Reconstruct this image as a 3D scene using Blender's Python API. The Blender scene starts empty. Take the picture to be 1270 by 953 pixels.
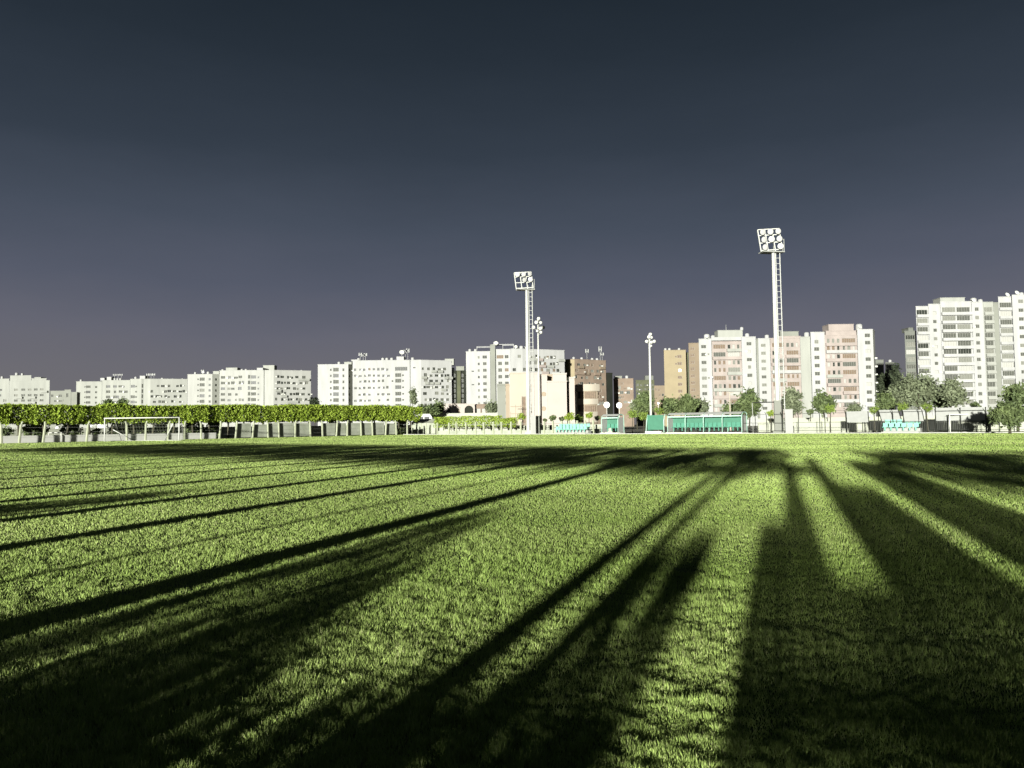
import bpy, bmesh, math, random
import numpy as np
from mathutils import Vector, Matrix
random.seed(7); rng = np.random.default_rng(7)
sc = bpy.context.scene
COL = sc.collection
PI = math.pi
# ------------------------------------------------------------------ camera
F, CH = 988.0, 1.1                       # focal length in photo pixels (1270 wide), eye height
PITCH, ROLL = math.radians(3.0), math.radians(0.7)
cam = bpy.data.objects.new('camera', bpy.data.cameras.new('camera')); COL.objects.link(cam)
CM = Matrix.Rotation(PI/2 + PITCH, 3, 'X') @ Matrix.Rotation(-ROLL, 3, 'Z')
cam.matrix_world = Matrix.Translation((0, 0, CH)) @ CM.to_4x4()
cam.data.sensor_width = 36; cam.data.lens = F/1270*36
cam.data.clip_start = 0.05; cam.data.clip_end = 6000
sc.camera = cam
# ------------------------------------------------------------------ light
SUN_AZ, SUN_EL = math.atan2(965-635, F), math.radians(5.0)     # where the light travels to, and its height
w = bpy.data.worlds.new('World'); sc.world = w; w.use_nodes = True
nt = w.node_tree; nt.nodes.clear()
def wn(t): return nt.nodes.new(t)
bg, out = wn('ShaderNodeBackground'), wn('ShaderNodeOutputWorld')
tc, sep, ramp = wn('ShaderNodeTexCoord'), wn('ShaderNodeSeparateXYZ'), wn('ShaderNodeValToRGB')
asn, mr = wn('ShaderNodeMath'), wn('ShaderNodeMapRange')
asn.operation = 'ARCSINE'
nt.links.new(tc.outputs['Generated'], sep.inputs[0]); nt.links.new(sep.outputs['Z'], asn.inputs[0])
nt.links.new(asn.outputs[0], mr.inputs[0]); mr.inputs[1].default_value = 0; mr.inputs[2].default_value = math.radians(40)
hz, ad = wn('ShaderNodeTexNoise'), wn('ShaderNodeMath')       # thin uneven night haze
hm_ = wn('ShaderNodeMapping'); hm_.inputs['Scale'].default_value = (1, 1, 3.5); nt.links.new(tc.outputs['Generated'], hm_.inputs[0]); nt.links.new(hm_.outputs[0], hz.inputs['Vector'])
hz.inputs['Scale'].default_value = 2.2; hz.inputs['Detail'].default_value = 6; hz.inputs['Roughness'].default_value = .6
ad.operation = 'MULTIPLY_ADD'; nt.links.new(hz.outputs['Fac'], ad.inputs[0]); ad.inputs[1].default_value = .11; nt.links.new(mr.outputs[0], ad.inputs[2])
ad2 = wn('ShaderNodeMath'); ad2.operation = 'SUBTRACT'; nt.links.new(ad.outputs[0], ad2.inputs[0]); ad2.inputs[1].default_value = .055
nt.links.new(ad2.outputs[0], ramp.inputs[0])
def srgb(r, g, b):
    return tuple(((c/255+0.055)/1.055)**2.4 if c > 10 else c/255/12.92 for c in (r, g, b)) + (1,)
SKY = [(0, (114, 112, 112)), (4.0, (109, 108, 115)), (6.5, (102, 103, 115)), (10, (86, 91, 106)), (14, (71, 79, 93)), (19, (53, 62, 74)), (25, (39, 48, 58)), (30, (31, 40, 49)), (40, (25, 32, 41))]
cr = ramp.color_ramp
while len(cr.elements) < len(SKY): cr.elements.new(0.5)
for e, (d, c) in zip(cr.elements, SKY): e.position = d/40; e.color = srgb(*c)
nt.links.new(ramp.outputs[0], bg.inputs[0]); bg.inputs[1].default_value = 0.41
nt.links.new(bg.outputs[0], out.inputs[0])
sl = bpy.data.lights.new('sun', 'SUN'); sl.energy = 5.0; sl.angle = math.radians(0.85); sl.color = (1.0, 0.99, 0.94)
so = bpy.data.objects.new('sun', sl); COL.objects.link(so)
LD = Vector((math.sin(SUN_AZ)*math.cos(SUN_EL), math.cos(SUN_AZ)*math.cos(SUN_EL), -math.sin(SUN_EL)))
so.rotation_euler = LD.to_track_quat('-Z', 'Y').to_euler(); so.location = (0, -20, 30)
vs = sc.view_settings
vs.view_transform = 'Standard'; vs.look = 'None'; vs.exposure = 1.3; vs.gamma = 1; vs.use_curve_mapping = False
# ------------------------------------------------------------------ photo geometry
def ray(px, py): return CM @ Vector(((px-635)/F, -(py-476.5)/F, -1))
def at(px, py, Y):
    d = ray(px, py); return Vector((0, 0, CH)) + d*(Y/d.y)
REFY = [520]                                # photo row at which columns were measured
def gx(px, Y, py=None): p = at(px, py or REFY[0], Y); return (p.x, p.y)
def zt(px, py, Y): return at(px, py, Y).z
CORNER = Vector((-15.7, 115.0)); E1 = Vector((.758, -.652)); N1 = Vector((.652, .758))   # far corner of the pitch, along and away from the touchline
def online(px, P, D, py=535):                      # where the sight line of a pixel column meets a line on the ground
    r = ray(px, py); a, b = r.x, r.y
    t = (P.y*a - P.x*b)/(D.x*b - D.y*a)
    return P + D*t
RZ = math.atan2(E1.y, E1.x)
# ------------------------------------------------------------------ materials
KEEP = ('turf', 'grass', 'leaf', 'bark', 'lit', 'dirt', 'glass', 'dark', 'black', 'teal', 'green_panel', 'turq', 'mint', 'floodlight')
def mat(name, col, rough=0.8, var=0.12, scale=3.0, col2=None, bump=0.0, metal=0.0, emit=0, trans=0.0, tint=False, stretch=None, spec=0.3):
    if not any(k in name for k in KEEP): col = tuple(c*.62 for c in col); col2 = col2 and tuple(c*.62 for c in col2)
    m = bpy.data.materials.new(name); m.use_nodes = True
    t = m.node_tree; b = t.nodes['Principled BSDF']
    b.inputs['Roughness'].default_value = rough; b.inputs['Metallic'].default_value = metal
    b.inputs['Specular IOR Level'].default_value = spec
    g = t.nodes.new('ShaderNodeNewGeometry'); n = t.nodes.new('ShaderNodeTexNoise'); r = t.nodes.new('ShaderNodeValToRGB')
    n.inputs['Scale'].default_value = scale; n.inputs['Detail'].default_value = 5
    src = g.outputs['Position']
    if stretch:
        mp = t.nodes.new('ShaderNodeMapping'); t.links.new(src, mp.inputs[0]); mp.inputs['Rotation'].default_value = (0, 0, stretch[0]); mp.inputs['Scale'].default_value = stretch[1]
        src = mp.outputs[0]
    t.links.new(src, n.inputs['Vector']); t.links.new(n.outputs['Fac'], r.inputs[0])
    c2 = col2 or tuple(min(1, c*(1+var)) for c in col); c1 = tuple(c*(1-var) for c in col) if not col2 else col
    r.color_ramp.elements[0].position = .3; r.color_ramp.elements[1].position = .7
    r.color_ramp.elements[0].color = (*c1, 1); r.color_ramp.elements[1].color = (*c2, 1)
    o = r.outputs[0]
    if tint:
        a = t.nodes.new('ShaderNodeAttribute'); a.attribute_name = 'tint'
        mx = t.nodes.new('ShaderNodeMix'); mx.data_type = 'RGBA'; mx.blend_type = 'MULTIPLY'; mx.inputs[0].default_value = 1
        t.links.new(o, mx.inputs[6]); t.links.new(a.outputs['Color'], mx.inputs[7]); o = mx.outputs[2]
    t.links.new(o, b.inputs['Base Color'])
    if bump:
        bp = t.nodes.new('ShaderNodeBump'); bp.inputs['Strength'].default_value = bump; bp.inputs['Distance'].default_value = .03
        t.links.new(n.outputs['Fac'], bp.inputs['Height']); t.links.new(bp.outputs[0], b.inputs['Normal'])
    if emit:
        b.inputs['Emission Color'].default_value = (*col, 1); b.inputs['Emission Strength'].default_value = emit
    if trans:
        tl = t.nodes.new('ShaderNodeBsdfTranslucent'); t.links.new(o, tl.inputs[0])
        ms = t.nodes.new('ShaderNodeMixShader'); ms.inputs[0].default_value = trans
        t.links.new(b.outputs[0], ms.inputs[1]); t.links.new(tl.outputs[0], ms.inputs[2])
        t.links.new(ms.outputs[0], t.nodes['Material Output'].inputs[0])
    return m
M = {}
M['turf'] = mat('turf', (.05, .075, .015), .95, col2=(.10, .14, .03), scale=1.2, bump=.4)
M['blade'] = mat('grass_blade', (.18, .262, .055), .7, col2=(.29, .365, .11), scale=.20, tint=True, trans=.12, stretch=(-RZ, (.3, 1.5, 1)), spec=.15)
M['dirt'] = mat('dirt', (.20, .19, .13), .95, scale=.4, var=.3)
M['paint_line'] = mat('line_paint', (.55, .55, .48), .9, var=.1)
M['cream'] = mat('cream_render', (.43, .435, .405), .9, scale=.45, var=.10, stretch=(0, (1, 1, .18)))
M['cream2'] = mat('deeper_cream_render', (.35, .36, .31), .9, scale=.45, var=.10, stretch=(0, (1, 1, .18)))  # lower-toned cream for return faces, roof boxes and some balconies
M['creamA'] = mat('most_dimmed_cream_render', (.325, .335, .29), .9, scale=.45, var=.10, stretch=(0, (1, 1, .18)))  # creamA to creamC: cream lowered to paint in haze and weaker light
M['creamB'] = mat('more_dimmed_cream_render', (.37, .38, .33), .9, scale=.45, var=.10, stretch=(0, (1, 1, .18)))
M['creamC'] = mat('least_dimmed_cream_render', (.405, .41, .365), .9, scale=.45, var=.10, stretch=(0, (1, 1, .18)))
M['greyc'] = mat('grey_render', (.25, .26, .215), .9, scale=.2, var=.10)
M['greyd'] = mat('concrete_grey', (.17, .18, .15), .9, scale=.3, var=.12)
M['dark'] = mat('dark_cladding', (.010, .012, .007), .9, scale=.3, var=.3)  # near-black colour that holds the gap tower's shade
M['darkg'] = mat('dark_green_render', (.06, .065, .035), .9, scale=.3, var=.2)
M['tan'] = mat('tan_render', (.335, .28, .17), .9, scale=.3, var=.06)
M['tan2'] = mat('brown_render', (.25, .20, .135), .9, scale=.3, var=.08)
M['brown'] = mat('brown_brick_render', (.26, .20, .145), .9, scale=.3, var=.15)
M['pink'] = mat('pink_render', (.37, .32, .28), .9, scale=.35, var=.12)
M['club'] = mat('cream_club_render', (.48, .43, .335), .9, scale=.3, var=.05)
M['clubp'] = mat('pale_pink_club_render', (.48, .43, .37), .9, scale=.3, var=.05)
M['clubtan'] = mat('tan_club_trim', (.37, .305, .215), .9, scale=.3, var=.06)
M['glass'] = mat('window_glass', (.02, .023, .018), .45, var=.3, spec=.2)
M['shutter'] = mat('grey_shutter', (.095, .10, .08), .7, var=.2)
M['shutterl'] = mat('pale_shutter', (.21, .215, .175), .7, var=.12)
M['shutterb'] = mat('brown_shutter', (.20, .145, .095), .7, var=.2)
M['curtain'] = mat('white_curtain', (.42, .42, .37), .8, var=.05)
M['frame'] = mat('window_frame', (.36, .36, .31), .6, var=.05)
M['litwin'] = mat('lit_window', (1, .95, .75), .5, var=.02, emit=.4)
M['white'] = mat('white_paint', (.70, .71, .62), .5, var=.04)
M['steel'] = mat('galvanised_steel', (.40, .41, .36), .5, var=.10, scale=2)
M['lampface'] = mat('floodlight_glass', (.34, .34, .31), .3, var=.05, spec=.5)
M['black'] = mat('black_steel', (.022, .024, .018), .5, var=.2)
M['fabric'] = mat('grey_windbreak_fabric', (.33, .36, .26), .9, col2=(.50, .53, .42), scale=.8)
M['wallw'] = mat('pale_boundary_wall', (.50, .52, .40), .9, scale=.5, var=.12)
M['postw'] = mat('whitewashed_concrete', (.42, .45, .30), .85, scale=2, var=.08)
M['teal'] = mat('teal_plastic', (.06, .19, .125), .45, var=.1)
M['tealp'] = mat('green_panel', (.05, .15, .095), .5, var=.06)
M['teall'] = mat('turquoise_plastic', (.17, .38, .29), .4, var=.1)
M['mint'] = mat('mint_paint', (.30, .46, .36), .5, var=.06)
M['roofw'] = mat('white_polycarbonate', (.40, .41, .37), .4, var=.06)
M['leafr'] = mat('row_leaf', (.175, .25, .022), .7, col2=(.28, .37, .045), scale=.9, tint=True, trans=.2)
M['leafy'] = mat('yellow_green_leaf', (.13, .19, .03), .7, col2=(.19, .26, .05), scale=2, tint=True, trans=.2)
M['leafd'] = mat('dark_leaf', (.055, .078, .028), .7, col2=(.12, .155, .055), scale=.7, tint=True, trans=.15)
M['leafg'] = mat('grey_green_leaf', (.10, .122, .064), .7, col2=(.165, .19, .107), scale=.5, tint=True, trans=.2)
M['leafk'] = mat('cypress_leaf', (.015, .022, .010), .8, col2=(.03, .04, .017), scale=.7, tint=True)
M['bark'] = mat('bark', (.045, .042, .025), .9, var=.4, scale=6, bump=.5)
M['globe'] = mat('lit_globe', (1, 1, .93), .4, var=.01, emit=.55)
M['pinks'] = mat('pink_sign_paint', (.52, .36, .28), .5, var=.05)
M['net'] = mat('net_cord', (.24, .27, .18), .9, var=.05)
# ------------------------------------------------------------------ mesh helpers
class MB:
    def __init__(s): s.v, s.f = [], []
    def add(s, vs, fs):
        o = len(s.v); s.v += [tuple(v) for v in vs]; s.f += [tuple(i+o for i in f) for f in fs]; return s
    def box(s, x0, x1, y0, y1, z0, z1):
        return s.add([(x0,y0,z0),(x1,y0,z0),(x1,y1,z0),(x0,y1,z0),(x0,y0,z1),(x1,y0,z1),(x1,y1,z1),(x0,y1,z1)],
                     [(0,3,2,1),(4,5,6,7),(0,1,5,4),(1,2,6,5),(2,3,7,6),(3,0,4,7)])
    def tube(s, pts, rs, n=8, cap=True):
        pts = [Vector(p) for p in pts]
        if not hasattr(rs, '__len__'): rs = [rs]*len(pts)
        vs, fs = [], []
        for i, p in enumerate(pts):
            d = (pts[min(i+1, len(pts)-1)] - pts[max(i-1, 0)]).normalized()
            a = d.orthogonal().normalized() if abs(d.z) < .95 else Vector((1, 0, 0))
            a = (a - d*a.dot(d)).normalized(); b = d.cross(a)
            for k in range(n):
                t = 2*PI*k/n; vs.append(p + (a*math.cos(t) + b*math.sin(t))*rs[i])
        for i in range(len(pts)-1):
            for k in range(n): fs.append((i*n+k, i*n+(k+1) % n, (i+1)*n+(k+1) % n, (i+1)*n+k))
        if cap: fs += [tuple(range(n-1, -1, -1)), tuple((len(pts)-1)*n+k for k in range(n))]
        return s.add(vs, fs)
    def lathe(s, prof, n=12, c=(0, 0, 0), axis=None):
        q = Vector((0, 0, 1)).rotation_difference(Vector(axis)).to_matrix() if axis else Matrix.Identity(3)
        vs, fs = [], []
        for r, z in prof:
            for k in range(n):
                t = 2*PI*k/n; vs.append(q @ Vector((r*math.cos(t), r*math.sin(t), z)) + Vector(c))
        for i in range(len(prof)-1):
            for k in range(n): fs.append((i*n+k, i*n+(k+1) % n, (i+1)*n+(k+1) % n, (i+1)*n+k))
        fs += [tuple(range(n-1, -1, -1)), tuple((len(prof)-1)*n+k for k in range(n))]
        return s.add(vs, fs)
    def sphere(s, c, r, n=10, m=6, sq=1):
        return s.lathe([(max(.002, r*math.sin(PI*i/m)), -r*sq*math.cos(PI*i/m)) for i in range(m+1)], n, c)
    def prism(s, poly, z0, z1):
        n = len(poly)
        return s.add([(x, y, z0) for x, y in poly] + [(x, y, z1) for x, y in poly],
                     [tuple(range(n-1, -1, -1)), tuple(range(n, 2*n))] + [(i, (i+1) % n, n+(i+1) % n, n+i) for i in range(n)])
    def mesh(s, name, m, smooth=False):
        me = bpy.data.meshes.new(name); me.from_pydata(s.v, [], s.f); me.materials.append(m)
        if smooth: me.polygons.foreach_set('use_smooth', [True]*len(me.polygons))
        me.update(); return me
    def build(s, name, m, parent=None, smooth=False, loc=(0, 0, 0), rz=0):
        return link(name, s.mesh(name, m, smooth), parent, loc, rz)
def link(name, me, parent=None, loc=(0, 0, 0), rz=0):
    o = bpy.data.objects.new(name, me); COL.objects.link(o); o.parent = parent; o.location = loc; o.rotation_euler = (0, 0, rz); return o
def tag(o, label, cat, group=None):
    o['label'] = label; o['category'] = cat
    if group: o['group'] = group
    return o
def thing(name, label, cat, loc=(0, 0, 0), rz=0, group=None):
    o = bpy.data.objects.new(name, None); COL.objects.link(o); o.location = loc; o.rotation_euler = (0, 0, rz); o.empty_display_size = .3
    return tag(o, label, cat, group)
def structure(o): o['kind'] = 'structure'; return o
def copytree(o, parent=None):
    c = o.copy(); COL.objects.link(c); c.parent = parent
    for ch in list(o.children): copytree(ch, c)
    return c
ORD = ['first','second','third','fourth','fifth','sixth','seventh','eighth','ninth','tenth','eleventh','twelfth','thirteenth','fourteenth','fifteenth','sixteenth','seventeenth','eighteenth','nineteenth','twentieth',
       'twenty-first','twenty-second','twenty-third','twenty-fourth','twenty-fifth','twenty-sixth','twenty-seventh','twenty-eighth','twenty-ninth','thirtieth','thirty-first','thirty-second','thirty-third','thirty-fourth']
# ------------------------------------------------------------------ ground and pitch
structure(MB().add([(-3000,-400,-.03),(3000,-400,-.03),(3000,4000,-.03),(-3000,4000,-.03)], [(0,1,2,3)]).build('ground', M['dirt']))
def P2(a, b): return CORNER + E1*a + N1*b          # coordinates along / away from the far touchline
fp = [P2(0, 0), P2(170, 0), P2(170, -135), P2(0, -135)]
structure(MB().add([(p.x, p.y, 0) for p in fp], [(3, 2, 1, 0)]).build('pitch', M['turf']))
k0, k1 = online(500, CORNER, E1), P2(150, 0)
mb = MB()
L_ = (k1-k0).length
mb.box(0, L_, .0, .30, -.02, .07)
structure(mb.build('kerb', M['paint_line'], None, False, (k0.x, k0.y, 0), RZ))
# grass blades: spread evenly over the view, real blades standing on the pitch
def vnoise(x, y, s, seed):
    r = np.random.default_rng(seed); g = r.random((256, 256))
    x = x/s; y = y/s; i = np.floor(x).astype(int); j = np.floor(y).astype(int); fx = x-i; fy = y-j
    fx = fx*fx*(3-2*fx); fy = fy*fy*(3-2*fy)
    a = g[i % 256, j % 256]; b = g[(i+1) % 256, j % 256]; c = g[i % 256, (j+1) % 256]; d = g[(i+1) % 256, (j+1) % 256]
    return (a*(1-fx)+b*fx)*(1-fy) + (c*(1-fx)+d*fx)*fy
def grass(N):
    d = np.exp(rng.uniform(math.log(1.7), math.log(175), N)); th = rng.uniform(math.radians(-41), math.radians(41), N)
    x = d*np.sin(th); y = d*np.cos(th)
    b = (x-CORNER.x)*N1.x + (y-CORNER.y)*N1.y; a = (x-CORNER.x)*E1.x + (y-CORNER.y)*E1.y
    ok = (b < -.1) & (a > .1); x, y, d = x[ok], y[ok], d[ok]; n = len(x)
    # clumps: pull blades toward tuft centres at the photo's clump size
    wd = np.maximum(.0054, .00098*d)*rng.uniform(.7, 1.4, n)
    ca, sa = math.cos(-RZ), math.sin(-RZ)
    u = x*ca - y*sa; v = x*sa + y*ca
    hn = .60*vnoise(x+500, y+500, .055, 1) + .40*vnoise(u*.45+500, v+500, .28, 2)
    hn = hn*(1-np.clip((d-5)/22, 0, .8)) + .5*np.clip((d-5)/22, 0, .8)
    hm = vnoise(x+500, y+500, 1.3, 3)
    h = (.009 + .042*hn**1.8 + .010*(hm-.5))*rng.uniform(.75, 1.25, n)
    h = np.maximum(h, .012)
    ph = rng.uniform(0, 2*PI, n); lean = rng.uniform(.1, .8, n)*h; lph = rng.uniform(0, 2*PI, n)
    dx, dy = np.cos(ph)*wd/2, np.sin(ph)*wd/2; lx, ly = np.cos(lph)*lean, np.sin(lph)*lean
    V = np.zeros((n, 3, 3), np.float32)
    V[:, 0] = np.stack([x-dx, y-dy, np.full(n, -.004)], 1); V[:, 1] = np.stack([x+dx, y+dy, np.full(n, -.004)], 1)
    V[:, 2] = np.stack([x+lx, y+ly, h], 1)
    me = bpy.data.meshes.new('grass'); me.vertices.add(n*3); me.vertices.foreach_set('co', V.ravel())
    me.loops.add(n*3); me.loops.foreach_set('vertex_index', np.arange(n*3, dtype=np.int32))
    me.polygons.add(n)
    me.polygons.foreach_set('loop_start', (np.arange(n)*3).astype(np.int32)); me.polygons.foreach_set('loop_total', np.full(n, 3, np.int32))
    me.update(calc_edges=True); me.materials.append(M['blade'])
    t = 1 + rng.uniform(-.28, .2, n)*np.clip(1.2-d/30, .35, 1); t *= 1 + .10*np.tanh(3*np.sin(2*PI*(y*N1.y+x*N1.x)/11)); pale = rng.random(n) < .07
    c = np.stack([t*np.where(pale, 1.5, 1), t*np.where(pale, 1.25, 1), t*np.where(pale, 2.0, 1), np.ones(n)], 1)
    at_ = me.color_attributes.new('tint', 'FLOAT_COLOR', 'POINT'); at_.data.foreach_set('color', np.repeat(c, 3, 0).astype(np.float32).ravel())
    o = link('grass', me); o['kind'] = 'stuff'; return o
grass(1650000)
# ------------------------------------------------------------------ trees
def leaf_mesh(name, n, size, shape, m, seed, droop=0.0):
    r = np.random.default_rng(seed)
    P = shape(r, n)
    a = r.normal(size=(n, 3)); a /= np.linalg.norm(a, axis=1)[:, None]; b = np.cross(a, r.normal(size=(n, 3))); b /= np.linalg.norm(b, axis=1)[:, None]
    s = size*r.uniform(.6, 1.4, n)[:, None]
    V = np.stack([P-a*s, P+b*s*.45, P+a*s, P-b*s*.45], 1).reshape(-1, 3)
    me = bpy.data.meshes.new(name); me.from_pydata(V.tolist(), [], [(4*i, 4*i+1, 4*i+2, 4*i+3) for i in range(n)]); me.materials.append(m)
    t = r.uniform(.65, 1.25, n); c = np.stack([t, t, t, np.ones(n)], 1)
    at_ = me.color_attributes.new('tint', 'FLOAT_COLOR', 'POINT'); at_.data.foreach_set('color', np.repeat(c, 4, 0).astype(np.float32).ravel())
    return me
def clumps(rx, ry, z0, z1, k, cr, box=False, fill=.55):
    def f(r, n):
        C = []
        while len(C) < k:
            p = r.uniform(-1, 1, 3); q = np.abs(p)
            if box:
                if max(q) < fill or (q[0] > .75 and q[2] > .8 and r.random() < .5): continue
            elif not (fill < np.linalg.norm(p) < 1): continue
            C.append([p[0]*rx, p[1]*ry, (z0+z1)/2 + p[2]*(z1-z0)/2])
        C = np.array(C); i = r.integers(0, k, n)
        return C[i] + r.normal(size=(n, 3))*cr*r.uniform(.4, 1, k)[i][:, None]
    return f
def boxcrown(r, n):
    p = r.uniform(-1, 1, (n, 3)); k = r.integers(0, 3, n); i = np.arange(n); out = r.random(n) < .7
    p[i[out], k[out]] = np.sign(p[i[out], k[out]])*r.uniform(.86, 1.0, out.sum())
    q = p*np.array([1.42, 1.3, .98]); rad = np.abs(p).max(1)
    q[:, 2] += 3.18 + .13*np.sin(p[:, 0]*5+p[:, 1]*3)*(p[:, 2] < -.3) + .05*np.sin(p[:, 0]*9)*(p[:, 2] > .3)
    q[:, :2] *= (1 - .16*np.clip(-p[:, 2], 0, 1)**2)[:, None]
    return q + r.normal(size=(n, 3))*.06
def trunk_mb(h, r, top=None, limbs=4, spread=.6, seed=0):
    rr = random.Random(seed); mb = MB()
    lx, ly = rr.uniform(-.08, .08)*h, rr.uniform(-.05, .05)*h
    mb.tube([(0, 0, -.05), (lx*.4, ly*.4, h*.45), (lx, ly, h)], [r*1.25, r, r*.8], 7)
    for k in range(limbs):
        a = 2*PI*k/limbs + rr.uniform(-.4, .4); t = top or h*1.5
        e = (lx+math.cos(a)*spread, ly+math.sin(a)*spread, h+(t-h)*rr.uniform(.6, .9))
        mb.tube([(lx, ly, h*.93), ((lx+e[0])/2+.05, (ly+e[1])/2, (h+e[2])/2-.1), e], [r*.6, r*.42, r*.15], 5)
    return mb
def tree(name, label, cat, x, y, h, crown, trunk_me=None, r=.12, top=None, spread=.6, group=None, rz=0, seed=0, m='bark', sc_=1):
    t = thing(name, label, cat, (x, y, 0), rz, group)
    link('crown', crown, t)
    if trunk_me is None: trunk_me = trunk_mb(h, r, top, 4, spread, seed).mesh('trunk', M[m], True)
    link('trunk', trunk_me, t)
    if sc_ != 1: t.scale = (sc_,)*3
    return t
ROWC = [leaf_mesh('row_crown', 4200, .135, boxcrown, M['leafr'], 11+i) for i in range(4)]
ROWT = [trunk_mb(2.15, .12, 3.6, 4, .8, i).mesh('row_trunk', M['bark'], True) for i in range(3)]
q = online(509, CORNER - E1*5.5, N1)
nrow = 0
i = 0
while True:
    p = q - N1*(2.35*i)
    px = 635 + F*p.x/p.y
    if px < -45: break
    t = tree('clipped_tree', f'square-clipped tree, {ORD[min(i,33)]} from the right end of the long row', 'tree', p.x+random.uniform(-.15, .15), p.y+random.uniform(-.2, .2), 0, ROWC[i % 4], ROWT[i % 3], group='clipped trees in a row behind the left fence', rz=random.choice([0, PI/2, PI, -PI/2])+RZ)
    t.scale = (1, 1, random.uniform(.97, 1.03)*(1 - .10*min(1, max(0, (400-px)/400)))); i += 1
# trees, bushes and an added shadow screen along the near side of the pitch, behind the photographer: they throw the long shadows
PPx, DDx = Vector((math.cos(SUN_AZ), -math.sin(SUN_AZ))), Vector((math.sin(SUN_AZ), math.cos(SUN_AZ)))
def uv(u, v): return PPx*u + DDx*v
NEARC = [leaf_mesh('near_crown', 2100, .12, clumps(1.62, 1.1, 1.95, 3.3, 70, .2, True, .0), M['leafr'], 31+i) for i in range(3)]
NEART = [trunk_mb(2.1, .21, 3.0, 4, .8, 9+i).mesh('near_trunk', M['bark'], True) for i in range(3)]
THIN = trunk_mb(2.1, .10, 3.0, 4, .8, 12).mesh('near_trunk', M['bark'], True)
def vrow(u): return -4.3 - .40*u
for i, u in enumerate([-1.36, -4.1, -6.95, -9.1, -11.6, -14.2, -17, -19.6, -22.3, -25, -27.7, -30.4, -33.2, -36, -38.8, -41.5, -44.5]):
    p = uv(u, vrow(u))
    tree('clipped_tree', f'clipped tree on the near side, {ORD[i]} to the left of the viewpoint', 'tree', p.x, p.y, 0, NEARC[i % 3], NEART[i % 3] if i else THIN, group='clipped trees along the near side', rz=RZ+PI*(i % 2))
for i, u in enumerate([3.9, 6.5, 9.2, 12, 14.8]):
    p = uv(u, vrow(u)-1.2)
    tree('clipped_tree', f'clipped tree on the near side, {ORD[i]} to the right of the viewpoint', 'tree', p.x, p.y, 0, NEARC[i % 3], NEART[i % 3], group='clipped trees along the near side', rz=RZ+PI*(i % 2))
TE = math.tan(SUN_EL)
def bush(label, u0, u1, hs, vc=-2.6, n=2.8, seed=3):
    c = uv((u0+u1)/2, vc); W = u1-u0; n = int(n*W*sum(hs)/len(hs)/.0025)
    def f(r, n):
        s = r.uniform(0, 1, n); hh = np.interp(s, np.linspace(0, 1, len(hs)), hs)
        return np.stack([(s-.5)*W, r.uniform(-.28, .28, n), hh*r.uniform(0.02, .97, n)], 1)
    t = thing('bush', label, 'bush', (c.x, c.y, 0), -SUN_AZ)
    link('foliage', leaf_mesh('foliage', n, .075, f, M['leafd'], seed), t)
    for k in range(5):
        x = (k/4-.5)*W*.8; MB().tube([(x, 0, -.03), (x+.03, .02, min(hs)*.7)], [.025, .012], 5).build('stem', M['bark'], t)
def H(v, vc=-2.6): return (v-vc)*TE
bush('dense bush sloping down to the right, left of the viewpoint', -3.78, -2.08, [H(9.5), H(10.2), H(8.8), H(7.2), H(5.4), H(4.4), H(3.2)], n=2.2)
bush('low bush beside the gap, right behind the viewpoint', -2.2, -.5, [H(3.3), H(2.9), H(3.3), H(3.5), H(3.3), H(3.0)], n=2.6, seed=5)
bush('low ragged bush at far left of the near side', -7.2, -3.8, [H(2.6), H(1.9), H(2.5), H(2.9), H(3.2)], n=2.2, seed=6)
t = thing('shadow_screen', 'unseen slatted screen added to shape the shadows, right of the viewpoint', 'screen', (*uv(-.22, -2.6), 0), -SUN_AZ)  # added out of view; stepped top and slat gaps shape the cast shadow
STEPS = [(-.22, .05, 9.3, 9.7), (.05, .31, 19, 22), (.31, .63, 6.1, 6.2), (.63, .95, 25, 31), (.95, 1.45, 14, 17.5), (1.45, 1.62, 6.3, 6.5), (1.62, 2.62, 23, 25), (2.62, 5.3, 7, 7.5)]
x = -.22; wd_ = .062
while x < 5.3:
    st_ = next(q_ for q_ in STEPS if q_[0] <= x+wd_/2 < q_[1]+1e-6) if x+wd_/2 < 5.3 else STEPS[-1]
    h_ = H(random.uniform(st_[2], st_[3])); g = wd_*random.uniform(.06, .135)
    MB().box(x+.22, x+.22+wd_-g, -.012, .012, .01, h_).build('slat', M['bark'], t); x += wd_
for z_ in (.15, .5): MB().box(0, 5.5, .014, .05, z_, z_+.06).build('rail', M['bark'], t)
def post(label, u, H_, r, v=-4.0):
    p = uv(u, v); tag(MB().tube([(0, 0, -.05), (0, 0, H_)], [r, r*.9], 10).build('post', M['steel'], None, True, (p.x, p.y, 0)), label, 'post')
post('slim steel post left of the viewpoint gap', -1.04, 2.1, .075)
bush('slim upright bush beside the low bush', -.98, -.58, [H(7), H(8.6), H(9), H(8)], n=2.3, seed=12)
bush('ragged bush at the far left of the near side', -11.2, -9.5, [H(6), H(9), H(10), H(8)], vc=-.2, n=2.4, seed=13)
post('thin steel post at far left of the near side', -5.4, 1.9, .06)
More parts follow.
